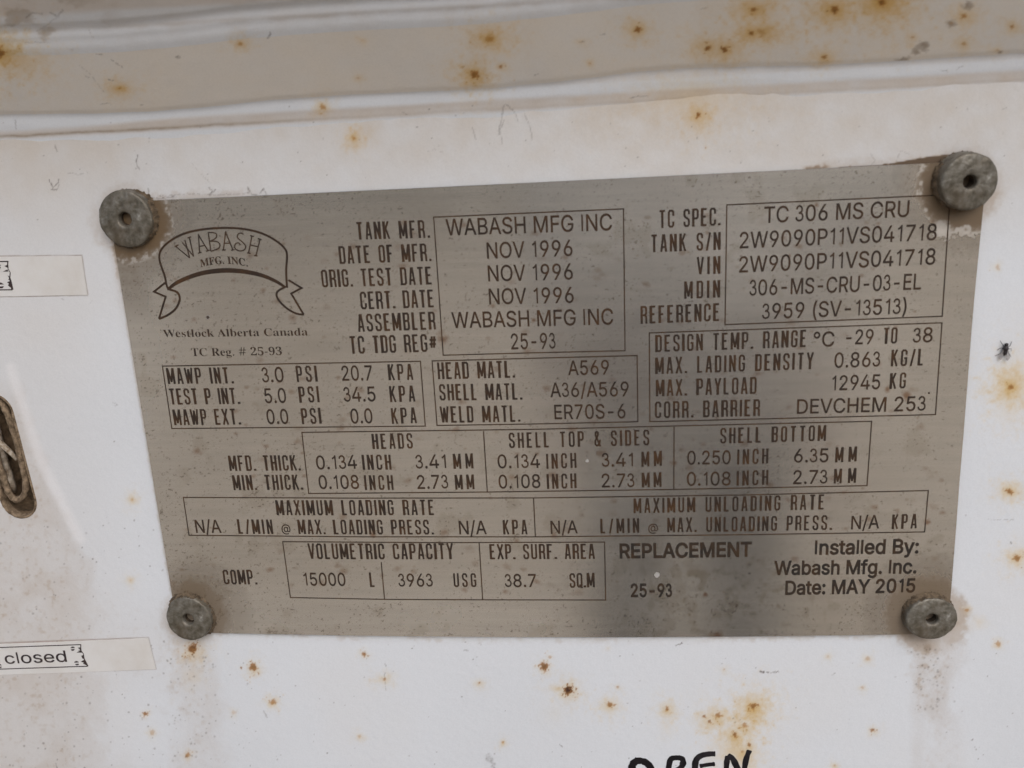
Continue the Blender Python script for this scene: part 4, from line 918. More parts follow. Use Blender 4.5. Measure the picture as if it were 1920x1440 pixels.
# plain grotesque forms of a few letters: centre lines in thousandths, (advance, lines)
PLAIN = {
    '1': (330, [[(215, 0), (215, 512)], [(195, 462), (150, 418), (90, 388)]]),
    'I': (185, [[(93, 0), (93, 512)]]),
    'l': (160, [[(80, 0), (80, 512)]]),
    '3': (360, [[(52, 140), (70, 78), (110, 38), (170, 24), (240, 40), (285, 85), (297, 150), (285, 205), (245, 248), (190, 264), (140, 266)],
                [(160, 268), (215, 284), (254, 318), (268, 378), (252, 440), (212, 476), (165, 488), (115, 474), (80, 436), (66, 382)]])}


def glyph(font, ch, off):
    """(advance, x0, x1, verts, tris) of a glyph, in thousandths of its em; off makes the strokes bolder."""
    key = (id(font), ch, off)
    if key not in _cache:
        adv, polys = font[ch]
        if font is SANS and ch in PLAIN:
            adv, lines = PLAIN[ch]
            V, T = [], []
            for ln in lines:
                P, Q = strip(ln, 47 + 2 * off)
                T += [tuple(len(V) + i for i in f) for f in Q]
                V += P
            _cache[key] = (adv, min(p[0] for p in V), max(p[0] for p in V), V, T)
            return _cache[key]
        if polys:
            big = max(polys, key=lambda p: abs(area(p)))
            s = 1 if area(big) < 0 else -1    # the outer outline's winding: offset along its outward side
            P = [offset_poly(p, off * s) for p in polys]
            pts_, eds = [], []
            for p in P:
                b0 = len(pts_)
                pts_ += [Vector(q) for q in p]
                eds += [(b0 + i, b0 + (i + 1) % len(p)) for i in range(len(p))]
            r_ = delaunay_2d_cdt(pts_, eds, [], 0, 0.01)
            V = [(v_.x, v_.y) for v_ in r_[0]]
            T = []
            for f in r_[2]:
                cx = sum(V[i][0] for i in f) / len(f)
                cy = sum(V[i][1] for i in f) / len(f)
                wn = 0
                for p in P:
                    for (ax, ay), (bx, by) in zip(p, p[1:] + p[:1]):
                        if (ay <= cy) != (by <= cy) and ax + (cy - ay) / (by - ay) * (bx - ax) > cx:
                            wn += 1 if by > ay else -1
                if wn:
                    T.append(tuple(f))
            x0, x1 = min(p[0] for p in V), max(p[0] for p in V)
        else:
            V, T, x0, x1 = [], [], 0, adv
        _cache[key] = (adv, x0, x1, V, T)
    return _cache[key]


# condensed gothic capitals drawn as strokes; 1 = cap height, centre lines, half a stroke is .06
_b, _m = 0.25, 0.125
_O = [(_b, .5), (_b, .86), (_b - .06, .945), (.06, .945), (0, .86), (0, .14), (.06, .055), (_b - .06, .055), (_b, .14), (_b, .5)]
GOTH = {
    'A': (_b, [[(-.01, 0), (_m - .025, 1)], [(_b + .01, 0), (_m + .025, 1)], [(.04, .27), (_b - .04, .27)]]),
    'B': (_b, [[(0, 0), (0, 1)], [(0, .95), (_b - .05, .95), (_b, .87), (_b, .62), (_b - .05, .53), (0, .53)], [(_b - .05, .53), (_b, .44), (_b, .13), (_b - .05, .05), (0, .05)]]),
    'C': (_b, [[(_b, .66), (_b, .86), (_b - .06, .945), (.06, .945), (0, .86), (0, .14), (.06, .055), (_b - .06, .055), (_b, .14), (_b, .34)]]),
    'D': (_b, [[(0, 0), (0, 1)], [(-.05, .95), (_b - .06, .95), (_b, .87), (_b, .13), (_b - .06, .05), (-.05, .05)]]),
    'E': (_b - .02, [[(0, 0), (0, 1)], [(0, .95), (_b, .95)], [(0, .52), (_b - .05, .52)], [(0, .05), (_b, .05)]]),
    'F': (_b - .02, [[(0, 0), (0, 1)], [(0, .95), (_b, .95)], [(0, .50), (_b - .05, .50)]]),
    'G': (_b, [[(_b, .68), (_b, .86), (_b - .06, .945), (.06, .945), (0, .86), (0, .14), (.06, .055), (_b - .06, .055), (_b, .14), (_b, .47), (_m + .01, .47)]]),
    'H': (_b, [[(0, 0), (0, 1)], [(_b, 0), (_b, 1)], [(0, .52), (_b, .52)]]),
    'I': (.0, [[(0, 0), (0, 1)]]),
    'K': (_b, [[(0, 0), (0, 1)], [(_b, 1), (.03, .42)], [(.09, .60), (_b + .02, 0)]]),
    'L': (_b - .04, [[(0, 0), (0, 1)], [(0, .05), (_b - .02, .05)]]),
    'M': (.36, [[(0, 0), (0, 1)], [(.36, 0), (.36, 1)], [(.02, .99), (.18, .12)], [(.34, .99), (.18, .12)]]),
    'N': (_b + .01, [[(0, 0), (0, 1)], [(_b + .01, 0), (_b + .01, 1)], [(.015, .97), (_b, .03)]]),
    'O': (_b, [_O]),
    'P': (_b, [[(0, 0), (0, 1)], [(0, .95), (_b - .06, .95), (_b, .87), (_b, .53), (_b - .06, .45), (0, .45)]]),
    'Q': (_b, [_O, [(_m, .2), (_b + .05, -.04)]]),
    'R': (_b, [[(0, 0), (0, 1)], [(0, .95), (_b - .06, .95), (_b, .87), (_b, .56), (_b - .06, .48), (0, .48)], [(_b - .08, .48), (_b, .38), (_b + .01, 0)]]),
    'S': (_b, [[(_b, .70), (_b, .86), (_b - .06, .945), (.06, .945), (0, .86), (0, .66), (.03, .57), (_b - .03, .42), (_b, .33), (_b, .14), (_b - .06, .055), (.06, .055), (0, .14), (0, .30)]]),
    'T': (_b, [[(_m, 0), (_m, 1)], [(-.03, .95), (_b + .03, .95)]]),
    'U': (_b, [[(0, 1), (0, .14), (.06, .055), (_b - .06, .055), (_b, .14), (_b, 1)]]),
    'V': (_b, [[(-.02, 1), (_m - .01, .02)], [(_b + .02, 1), (_m + .01, .02)]]),
    'W': (.38, [[(-.02, 1), (.08, .02)], [(.19, .92), (.10, .02)], [(.19, .92), (.28, .02)], [(.40, 1), (.30, .02)]]),
    'X': (_b, [[(-.02, 1), (_b + .02, 0)], [(_b + .02, 1), (-.02, 0)]]),
    'Y': (_b, [[(_m, 0), (_m, .48)], [(-.02, 1), (_m, .44)], [(_b + .02, 1), (_m, .44)]]),
    '.': (.0, [[(0, 0), (0, .13)]]),
    '/': (.14, [[(-.02, -.02), (.16, 1.0)]]),
    '#': (.30, [[(.06, .22), (.12, .86)], [(.20, .22), (.26, .86)], [(-.02, .66), (.34, .66)], [(-.04, .42), (.32, .42)]]),
    '&': (_b, [[(_b + .05, 0), (.02, .72), (.03, .90), (.10, .95), (.17, .90), (.17, .76), (0, .36), (0, .14), (.06, .055), (.15, .055), (_b, .20), (_b + .04, .42)]]),
    ' ': (.14, [])}


def strip(pts, w, closed=False):
    """Flat ribbon along pts, mitred: (verts, quads)."""
    P = [Vector(p) for p in pts]
    n = len(P)
    V, Q = [], []
    for i in range(n):
        if closed:
            a, c = P[i - 1], P[(i + 1) % n]
        else:
            a, c = P[max(i - 1, 0)], P[min(i + 1, n - 1)]
        e1 = (P[i] - a) if (closed or i > 0) else (c - P[i])
        e2 = (c - P[i]) if (closed or i < n - 1) else (P[i] - a)
        e1, e2 = e1.normalized(), e2.normalized()
        n1, n2 = Vector((-e1.y, e1.x)), Vector((-e2.y, e2.x))
        m_ = (n1 + n2)
        m_ = n1 if m_.length < 1e-4 else m_.normalized()
        k = w[i] if isinstance(w, (list, tuple)) else w
        k = k / 2 * min(1 / max(m_.dot(n1), .4), 2)
        V += [(P[i].x + m_.x * k, P[i].y + m_.y * k), (P[i].x - m_.x * k, P[i].y - m_.y * k)]
    for i in range(n if closed else n - 1):
        j = (i + 1) % n
        Q.append((2 * i, 2 * i + 1, 2 * j + 1, 2 * j))
    return V, Q


T_PLATE = 0.0009                              # the plate's face above the panel


def lift(x, z):
    """The plate is not dead flat, and its upper right corner stands off the panel."""
    wv = 0.00012 * (float(fbm(np.array([x * 22 + 5]), np.array([z * 22]), 52, 2)[0]) - .5)
    return wv + corner(x, z)


def corner(x, z):
    return 0.0016 * max(0.0, (x - 0.045) / 0.04) ** 2 * max(0.0, (z - (CAM_Z - 0.045)) / 0.036) ** 1.5 if x > 0.045 and z > CAM_Z - 0.045 else 0.0


def on_plate(px, py, e=0.0):
    h = T_PLATE + e
    P = at(px, py, h)
    for _ in range(3):
        P = at(px, py, h + lift(P[0], P[2]))
    return P


class Sheet:
    """Collects flat marks and lays them on the plate (or panel) surface, e metres above it."""

    def __init__(self, surf=None, e=0.00004):
        self.V, self.F, self.e, self.k, self.surf = [], [], e, 0, surf

    def add(self, pts3, faces):
        b = len(self.V)
        self.V += [tuple(p) for p in pts3]
        self.F += [tuple(b + i for i in f) for f in faces]

    def lay(self, x, z, e=0.0):
        h = (T_PLATE + lift(x, z)) if self.surf is None else self.surf
        return (x, -(bulge(x) + h + self.e + e), z)

    def text(self, s, x0, y0, x1, y1, H, font='g', off=0, sag=0.0, w=0.138):
        g = at if self.surf is not None else on_plate
        A, B = g(x0, y0), g(x1, y1)
        M = g((x0 + x1) / 2, (y0 + y1) / 2 - H)
        Hm = M[2] - (A[2] + B[2]) / 2
        L = B[0] - A[0]
        dz = B[2] - A[2]
        rnd = random.Random(s + str(int(x0)))

        def put(px_, py_, e):                 # px_ along the line 0..L, py_ above the baseline, metres
            q = px_ / L
            return self.lay(A[0] + px_, A[2] + dz * q + py_ + sag * 4 * q * (1 - q), e)
        if font == 'g':
            ws = [GOTH[ch][0] * Hm for ch in s]
            hw = w / 2 * Hm
            gap = (L - 2 * hw - sum(ws)) / max(1, len(s) - 1)
            if s in ('SQ.M',):
                gap = gap
            x = hw
            for ch, wd in zip(s, ws):
                for st in GOTH[ch][1]:
                    self.k += 1
                    vert = abs(st[0][0] - st[-1][0]) < .02 and len(st) == 2
                    ww = w * rnd.uniform(.9, 1.14) if vert else w * .82
                    P, Q = strip(st, ww)
                    self.add([put(x + p[0] * Hm, p[1] * Hm, (self.k % 9) * 2.5e-6) for p in P], Q)
                x += wd + gap
            return
        F_ = SANS if font == 's' else SERIF
        cap = 512.0
        gl = [glyph(F_, ch, off) if ch != ' ' else (195, 0, 0, [], []) for ch in s]
        x = 0
        pos = []
        for a in gl:
            pos.append(x)
            x += a[0]
        X0 = pos[0] + gl[0][1]
        X1 = pos[-1] + gl[-1][2]
        k = L / (X1 - X0)
        ky = Hm / cap
        for p0, (a, g0, g1, V_, T_) in zip(pos, gl):
            self.add([put((p0 + vx - X0) * k, vy * ky, rnd.random() * 1e-6) for vx, vy in V_], T_)

    def line(self, pts, w, closed=False, sub=8):
        """Polyline given in photograph pixels, w in metres; subdivided so that it follows the sheet."""
        g = at if self.surf is not None else on_plate
        n = len(pts)
        P = []
        ws = []
        for i in range(n if closed else n - 1):
            a, b = pts[i], pts[(i + 1) % n]
            m_ = sub if math.hypot(a[0] - b[0], a[1] - b[1]) > 60 else 1
            for k in range(m_):
                t_ = k / m_
                q = g(a[0] + (b[0] - a[0]) * t_, a[1] + (b[1] - a[1]) * t_)
                P.append((q[0], q[2]))
                if isinstance(w, (list, tuple)):
                    ws.append(w[i] + (w[(i + 1) % n] - w[i]) * t_)
        if not closed:
            q = g(*pts[-1])
            P.append((q[0], q[2]))
            if isinstance(w, (list, tuple)):
                ws.append(w[-1])
        V_, Q = strip(P, ws if ws else w, closed)
        self.k += 1
        self.add([self.lay(x, z, (self.k % 9) * 2.5e-6) for x, z in V_], Q)

    def disc(self, px, py, r, n=14):
        g = at if self.surf is not None else on_plate
        q = g(px, py)
        self.add([self.lay(q[0] + r * math.cos(2 * math.pi * k / n), q[2] + r * math.sin(2 * math.pi * k / n)) for k in range(n)], [tuple(range(n))])

    def poly(self, pts):
        g = at if self.surf is not None else on_plate
        P = [g(*p) for p in pts]
        T_ = tessellate_polygon([[Vector((p[0], p[2], 0)) for p in P]])
        self.add([self.lay(p[0], p[2]) for p in P], T_)

    def build(self, name, mat, parent, label=None):
        me = bpy.data.meshes.new(name)
        L = Vector(parent_loc(parent))
        me.from_pydata([Vector(p) - L for p in self.V], [], self.F)
        me.update()
        bm = bmesh.new()
        bm.from_mesh(me)
        for f in bm.faces:
            f.normal_update()
            if f.normal.y > 0:
                f.normal_flip()
        bm.to_mesh(me)
        bm.free()
        o = new_obj(name, me, mat, parent)
        o.matrix_parent_inverse = Matrix.Identity(4)
        if label:
            o['label'] = label
        return o


def parent_loc(p):
    q = Vector((0, 0, 0))
    while p is not None:
        q += p.location
        p = p.parent
    return q


# ---------------------------------------------------------------- the data plate
plate = root('data_plate', tuple(at(980, 1100, 0)), 'brushed stainless steel tank data plate etched with ruled tables of specifications', 'data plate')
PL = Vector(plate.location)
nu, nv = 1150, 640
TL, TR, BR, BL = [on_plate(*q) for q in PLATE_Q]
U, W_ = np.meshgrid(np.linspace(0, 1, nu), np.linspace(0, 1, nv))
U, W_ = U.ravel(), W_.ravel()
gx = (BL[0] * (1 - U) + BR[0] * U) * (1 - W_) + (TL[0] * (1 - U) + TR[0] * U) * W_
gz = (BL[2] * (1 - U) + BR[2] * U) * (1 - W_) + (TL[2] * (1 - U) + TR[2] * U) * W_
# sheared edges are not perfectly straight; corners slightly rounded
gx += (0.00012 * (fbm(W_ * 9, U * 0, 51, 3) - .5)) * (np.abs(U - .5) > .499)
dxc = np.minimum(gx - gx.min(), gx.max() - gx)
dzc = np.minimum(gz - gz.min(), gz.max() - gz)
lf_ = np.where((gx > .045) & (gz > CAM_Z - .045), 0.0016 * np.maximum(0, (gx - 0.045) / 0.04) ** 2 * np.maximum(0, (gz - (CAM_Z - 0.045)) / 0.036) ** 1.5, 0.0)
gy = -(bulge(gx) + T_PLATE + lf_ + 0.00012 * (fbm(gx * 22 + 5, gz * 22, 52, 2) - .5))
edge = (np.minimum(np.minimum(U, 1 - U) * 0.2, np.minimum(W_, 1 - W_) * .114))
Vp = np.stack([gx, gy, gz], 1)
X, Y = to_px(Vp)
n1 = fbm(X / 230, Y / 230, 61, 4)
n2 = fbm(X / 42, Y / 42, 62, 5)
n3 = fbm(X / 7.5, Y / 7.5, 63, 4)
n4 = fbm(X / 120, Y / 7, 64, 4)
tint = np.tile(np.array([0.69, 0.655, 0.595]), (len(X), 1)) * (0.93 + .14 * n4)[:, None]
film = 0.12 + 0.16 * (n1 - .5) + 0.05 * (n2 - .5)
film += 0.16 * sstep(420, 240, X) + 0.12 * sstep(1050, 1170, Y) * sstep(1120, 1000, X)
film_c = np.array([0.42, 0.355, 0.27])
c = tint
d = np.zeros(X.shape)
fleck = np.zeros(X.shape)
fk = fbm(X / 3.6, Y / 2.9, 66, 3)
dens = 0.35 + .65 * sstep(900, 280, X) * (.5 + n2) + .5 * sstep(1060, 1160, Y) + .5 * sstep(1500, 1720, X) * sstep(520, 330, Y) + .3 * sstep(430, 350, Y)
fleck = sstep(.735, .80, fk + .05 * (dens - .7) + .16 * (n2 - .5)) * .6
# rings of dirt and crust round the rivets
brown = np.zeros(X.shape)
white = np.zeros(X.shape)
for x, y, r0, sb, sw, ang0 in ((242, 414, 54, .95, .45, 0), (1808, 348, 62, .95, .5, 0), (362, 1154, 44, .6, .0, 0), (1738, 1154, 56, .7, .0, 0)):
    dd = np.hypot(X - x, Y - y) + 20 * (n3 - .5) + 16 * (n2 - .5)
    brown = np.maximum(brown, sb * sstep(r0 + 38, r0 + 10, dd))
    brown = np.maximum(brown, .35 * sb * sstep(r0 + 75, r0 + 15, dd) * (n2 + .3))
    white = np.maximum(white, sw * sstep(8, 2, np.abs(dd - r0 - 26)) * sstep(.5, .62, n3 + .2 * (n2 - .5)))
white = np.maximum(white, .55 * sstep(13, 4, np.abs(Y - 436 + 30 * (n3 - .5) + 40 * (n2 - .5)) + 7 * np.abs(X - 1808) / 50) * (X > 1758) * (n3 + .45))
white = np.maximum(white, .55 * sstep(18, 8, np.hypot(X - 1768, (Y - 431) * .8) + 22 * (n3 - .5)))
brown = np.maximum(brown, .55 * sstep(40, 8, np.abs(X - 232 - .12 * (Y - 430))) * sstep(600, 455, Y) * sstep(410, 440, Y) * (n3 + .35))
brown = np.maximum(brown, .8 * sstep(34, 6, np.hypot((X - 1800) * .8, Y - 412) + 20 * (n3 - .5)))
yellow = .40 * sstep(70, 10, np.hypot(X - 355, (Y - 1110) * 1.2) + 50 * (n2 - .5)) + .35 * sstep(80, 10, np.hypot(X - 1745, Y - 1110) + 40 * (n2 - .5))
yellow += .30 * sstep(.55, .75, fbm(X / 16, Y / 16, 70, 4)) * sstep(260, 60, np.hypot((X - 1370) * .75, (Y - 1125) * 2.0))
yellow += .18 * sstep(.58, .72, n2) * sstep(.45, .6, n1)
# rust creeping out of the etched lettering
rust = np.zeros(X.shape)
rr = random.Random(12)
for _ in range(330):
    x, y = rr.uniform(310, 1770), rr.uniform(400, 1120)
    s_ = rr.uniform(2, 6.5)
    k = np.where((np.abs(X - x) < 20) & (np.abs(Y - y) < 20))[0]
    rust[k] = np.maximum(rust[k], rr.uniform(.12, .5) * sstep(s_ * 1.5, 0, np.hypot((X[k] - x) / 1.4, Y[k] - y) * (1 + 1.6 * (n3[k] - .5))))
for x, y, s_ in ((1700, 742, 7), (1664, 730, 5), (830, 637, 8), (1265, 868, 5), (1738, 980, 5), (700, 1002, 6), (1345, 1192, 8), (1322, 1115, 4), (1000, 600, 4), (1530, 385, 3), (1480, 480, 3), (1790, 392, 8)):
    k = np.where((np.abs(X - x) < 30) & (np.abs(Y - y) < 30))[0]
    rust[k] = np.maximum(rust[k], .75 * sstep(s_ * 1.7, 0, np.hypot(X[k] - x, Y[k] - y) * (1 + 1.4 * (n3[k] - .5))))
c = c * (1 - film[:, None] * .55) + film_c * film[:, None] * .55
tot = film.copy()
for m_, col in ((yellow, (0.29, 0.22, 0.12)), (rust, (0.28, 0.12, 0.035)), (fleck, (0.16, 0.115, 0.075)), (brown, (0.14, 0.09, 0.045)), (white, (0.60, 0.57, 0.53))):
    c = mix(c, col, np.sqrt(np.clip(m_, 0, 1)) if m_ is brown else m_)
    if col[0] < .3 and m_ is not brown:
        continue                              # thin stains: the metal shows through
    tot = tot * (1 - np.clip(m_, 0, 1)) + np.clip(m_, 0, 1)
k = np.hypot(X - 1232, Y - 1078) < 4.5
c[k] = (0.42, 0.40, 0.38)
tot[k] = 1
k = np.hypot(X - 390, Y - 595) < 3.2
c[k] = (0.06, 0.04, 0.03)
tot[k] = 1
k = np.hypot(X - 1101, Y - 864) < 2.5
c[k] = (0.45, 0.43, 0.41)
tot[k] = 1
fq = grid_faces(nu, nv)
RC = 0.0075                                    # rounded corners, under the rivet heads
cu, cw = U * (TR[0] - TL[0]), W_ * (TL[2] - BL[2])
du = np.maximum(0, RC - np.minimum(cu, TR[0] - TL[0] - cu))
dw = np.maximum(0, RC - np.minimum(cw, TL[2] - BL[2] - cw))
off_ = (np.hypot(du, dw) > RC) & (du > 0) & (dw > 0)
fq = fq[~off_[fq].any(1)]
# rim: fold the border back to the panel
bd = np.concatenate([np.arange(nu), np.arange(1, nv) * nu + nu - 1, (nv - 1) * nu + np.arange(nu - 2, -1, -1), np.arange(nv - 2, 0, -1) * nu])
rim = Vp[bd].copy()
rim[:, 1] = np.minimum(rim[:, 1] + 0.00075, -bulge(rim[:, 0]) - 0.00002 - lf_[bd] * .0)
rim[:, 1] = np.where(lf_[bd] > 2e-4, Vp[bd][:, 1] + 0.0008, rim[:, 1])
nb = len(bd)
ri = len(Vp) + np.arange(nb)
top_ = len(Vp) + nb + np.arange(nb)          # the edge has its own vertices: a sharp arris
side = np.stack([top_, ri, np.roll(ri, -1), np.roll(top_, -1)], 1)
side = side[~off_[bd] & ~off_[np.roll(bd, -1)]]
allV = np.concatenate([Vp, rim, Vp[bd]]) - np.array(PL)
me = mesh_np('plate_sheet', allV, np.concatenate([fq, side]))
set_col(me, 'tint', np.concatenate([c, c[bd] * .25, c[bd] * .25]))
set_f(me, 'film', np.clip(np.concatenate([tot, np.full(2 * nb, .97)]), 0, 1))
uv = me.uv_layers.new(name='flat')
vi = np.empty(len(me.loops), dtype=np.int32)
me.loops.foreach_get('vertex_index', vi)
uvs = np.stack([allV[vi, 0] * 5 + .5, allV[vi, 2] * 5 + .5], 1).astype(np.float32)
uv.data.foreach_set('uv', uvs.ravel())
sh = new_obj('plate_sheet', me, M_PLATE, plate)
sh.matrix_parent_inverse = Matrix.Identity(4)

LW = 0.00028
TABLES = [
    # outline, dividers, captions (condensed), values (sans)
    ([(813.1, 407.2), (1169, 391.6), (1171.9, 657.5), (1000, 661.5), (831, 666)], [],
     [('TANK MFR.', 669.7, 449.4, 806.3, 445.6, 33), ('DATE OF MFR.', 637, 494.7, 809.4, 489.4, 33), ('ORIG. TEST DATE', 604, 538.8, 811, 533, 33),
      ('CERT. DATE', 676.6, 580, 815, 576, 33), ('ASSEMBLER', 671.9, 622, 817.5, 617.5, 33), ('TC TDG REG#', 657, 663.4, 820, 659, 33)],
     [('WABASH MFG INC', 836.9, 441.6, 1147.8, 431.6, 31), ('NOV 1996', 913.4, 484.7, 1073.8, 479.4, 30), ('NOV 1996', 915.6, 527.5, 1074.4, 523.8, 30),
      ('NOV 1996', 917.5, 570.6, 1076, 567.5, 29.5), ('WABASH MFG INC', 847.8, 615, 1150, 608, 29.5), ('25-93', 958.8, 655, 1042, 653.4, 29.5)]),
    ([(1362.8, 384.2), (1781.5, 364.8), (1766.7, 593), (1359.5, 608.6)], [],
     [('TC SPEC.', 1235.5, 427.8, 1351, 422.3, 33.5), ('TANK S/N', 1220.4, 473, 1351, 468.2, 33), ('VIN', 1306.6, 515, 1350.5, 513, 33),
      ('MDIN', 1282.7, 560.2, 1350, 557.6, 32.5), ('REFERENCE', 1201, 607, 1349.5, 601.5, 33)],
     [('TC 306 MS CRU', 1432.5, 418, 1703.8, 406.2, 30.5), ('2W9090P11VS041718', 1386.7, 465.6, 1755.4, 449.8, 30.5), ('2W9090P11VS041718', 1385.7, 510.8, 1753, 495.6, 30),
      ('306-MS-CRU-03-EL', 1405, 554.4, 1726.4, 542.4, 29.5), ('3959 (SV-13513)', 1428.6, 598.3, 1699, 588, 29)]),
    ([(304.6, 686.5), (788.3, 677.4), (797.4, 798.9), (322.3, 803.5)], [],
     [('MAWP INT.', 315.4, 720, 439, 718.8, 30), ('PSI', 557, 716.3, 596, 715.5, 30), ('KPA', 729, 713, 775.3, 712.2, 30),
      ('TEST P INT.', 319.8, 758.5, 450.7, 757.4, 30), ('PSI', 562, 755.2, 599.7, 754, 30), ('KPA', 731.7, 753.9, 779, 752.8, 30),
      ('MAWP EXT.', 327.3, 797.2, 452.3, 795.8, 29.5), ('PSI', 566.6, 795.3, 603.3, 794, 29.5), ('KPA', 735, 794.7, 782, 793.3, 29.5)],
     [('3.0', 492.3, 717, 533, 716, 28), ('20.7', 642, 713.8, 699, 713, 28), ('5.0', 497.6, 755.8, 537.6, 755, 27.5), ('34.5', 645.3, 753.3, 705, 752.2, 27.5),
      ('0.0', 501.7, 795, 541.8, 794.4, 27.5), ('0.0', 658.5, 793.9, 699.4, 793.3, 27.5)]),
    ([(810.2, 676.8), (1194.5, 666.6), (1196, 790.6), (1000, 795), (819.4, 797.7)], [],
     [('HEAD MATL.', 821.4, 711, 965.9, 707.9, 31.5), ('SHELL MATL.', 824.5, 750.8, 979.7, 749.2, 30.5), ('WELD MATL.', 826.5, 792.6, 976, 790.6, 30.5)],
     [('A569', 1065.4, 703.3, 1142, 701.8, 27), ('A36/A569', 1032, 744.7, 1179, 742.6, 27), ('ER70S-6', 1039.9, 786, 1173, 784, 27)]),
    ([(1217.5, 624.2), (1766.2, 605.3), (1754, 777.3), (1218.5, 790.6)], [],
     [('DESIGN TEMP. RANGE', 1228.8, 660, 1512, 650.2, 31.5), ('TO', 1655, 645, 1682, 643.6, 30), ('MAX. LADING DENSITY', 1228.8, 701.3, 1524.8, 692, 31), ('KG/L', 1670, 687, 1731.5, 685, 31),
      ('MAX. PAYLOAD', 1229.8, 743, 1418.6, 738, 31), ('KG', 1667.7, 729.3, 1698, 727.8, 29.5), ('CORR. BARRIER', 1227.7, 784, 1425, 779.9, 31)],
     [('°C', 1524.8, 650.3, 1564, 649.3, 28), ('-29', 1586, 646, 1637, 644.6, 27.5), ('38', 1711, 642.6, 1747.8, 641, 27.5), ('0.863', 1564, 689.5, 1649.8, 687, 28),
      ('12945', 1559.5, 731.9, 1649.8, 729.3, 27.5), ('DEVCHEM 253', 1494, 775.8, 1735, 769.7, 27)]),
    ([(566, 810.7), (1000, 805), (1634.3, 789.9), (1625.6, 910.6), (1263.4, 917.6), (913.7, 922.5), (578.9, 925.3)],
     [[(906.6, 808.6), (913.7, 922)], [(1263.8, 800.6), (1263.4, 917)]],
     [('HEADS', 699, 842, 774.9, 840.7, 28.5), ('MFD. THICK.', 431, 882.7, 564.4, 882, 28.5), ('INCH', 680.6, 880.7, 734.5, 880.5, 28), ('MM', 850.8, 879, 888, 878, 28),
      ('MIN. THICK.', 438.4, 918.9, 568.9, 918, 28), ('INCH', 684.5, 918.5, 738.4, 918.5, 27.5), ('MM', 854, 917.9, 890, 917, 27.5),
      ('SHELL TOP & SIDES', 954.6, 840, 1217.9, 834.6, 28.5), ('INCH', 1024.7, 879, 1081.3, 877, 28), ('MM', 1202.8, 875, 1241, 873, 28), ('INCH', 1025.9, 916.6, 1081.3, 915, 27.5), ('MM', 1203.6, 913.8, 1240.4, 912.6, 27.5),
      ('SHELL BOTTOM', 1350, 831.5, 1548.4, 826.3, 29), ('INCH', 1382, 871, 1440.3, 868.7, 28), ('MM', 1565.8, 867, 1605.8, 865, 28), ('INCH', 1381, 910.6, 1440.3, 908.6, 27.5), ('MM', 1563, 906.7, 1604.6, 905, 27.5)],
     [('0.134', 594, 880, 670, 878.5, 25.5), ('3.41', 779.7, 878.5, 836.9, 877.5, 25.5), ('0.108', 598.9, 916.6, 674, 916.3, 25.5), ('2.73', 783, 916.6, 841, 915.6, 25.5),
      ('0.134', 933.6, 877.8, 1012.8, 877, 25.5), ('3.41', 1128.4, 875, 1187, 874.2, 25.5), ('0.108', 935.6, 915.8, 1013.6, 914.6, 25.5), ('2.73', 1128.4, 913.8, 1189.8, 913, 25.5),
      ('0.250', 1288.7, 871, 1369.9, 869.9, 25.5), ('6.35', 1488.6, 867, 1553, 866.3, 25.5), ('0.108', 1287.9, 910.6, 1369.9, 909.8, 25.5), ('2.73', 1487, 907.5, 1551, 906.3, 25.5)]),
    ([(343.7, 932.6), (680, 934), (1000.4, 933.6), (1400, 928), (1740.5, 919.7), (1733.6, 997.3), (1400, 1002.5), (1003.8, 1006.5), (680, 1006.5), (354.4, 1003.6)],
     [[(1000.4, 934), (1003.8, 1006)]],
     [('MAXIMUM LOADING RATE', 519.3, 965.9, 815.2, 965.5, 28), ('L/MIN', 447.6, 1000.6, 513, 1001.3, 27), ('MAX. LOADING PRESS.', 560, 1001.3, 813.7, 1002, 27), ('KPA', 943.9, 1002, 989.3, 1001.7, 27),
      ('MAXIMUM UNLOADING RATE', 1188, 962, 1545.5, 955, 27.5), ('L/MIN', 1126, 999.8, 1198.6, 998.6, 27), ('MAX. UNLOADING PRESS.', 1251, 997.8, 1559.7, 993.3, 27), ('KPA', 1671.9, 992, 1718.6, 990.4, 27)],
     [('N/A', 368, 998.8, 415.8, 998.8, 24), ('@', 528.6, 998, 545.2, 998, 15), ('N/A', 861.4, 1001.7, 913, 1001.3, 25), ('N/A', 1032.8, 1000.6, 1083.6, 999.8, 24), ('@', 1215.6, 997, 1233.5, 996, 15), ('N/A', 1595.5, 992.5, 1648.3, 990.4, 25)]),
    ([(530, 1015.6), (830, 1017.5), (1133.6, 1016.4), (1135.5, 1125), (905, 1124.6), (721, 1123.8), (544.5, 1120.3)],
     [[(898.4, 1017.8), (905, 1124)], [(714.8, 1054), (721, 1123.4)]],
     [('VOLUMETRIC CAPACITY', 579.7, 1048, 851, 1048.4, 29), ('EXP. SURF. AREA', 918.8, 1048.4, 1115.6, 1047.7, 28), ('COMP.', 420.3, 1095.3, 483, 1095.7, 27), ('L', 694, 1100.4, 703.5, 1100.4, 27),
      ('USG', 851, 1100.4, 894, 1100.4, 25.5), ('SQ.M', 1068, 1102, 1115.6, 1100.8, 27)],
     [('15000', 570.7, 1097.7, 648.8, 1098.4, 24), ('3963', 747.7, 1099.6, 812, 1099.6, 24), ('38.7', 946.9, 1100.4, 1005.5, 1100.4, 24)])]
TABLE_LABELS = ['ruled table with manufacturer and dates', 'ruled table with serial numbers below the top right rivet', 'ruled table of pressures in PSI and KPA', 'ruled table of head, shell and weld materials',
                'ruled table from design temperature to corrosion barrier', 'ruled table of head and shell thicknesses', 'long ruled table of loading and unloading rates', 'ruled table of volumetric capacity and surface area']
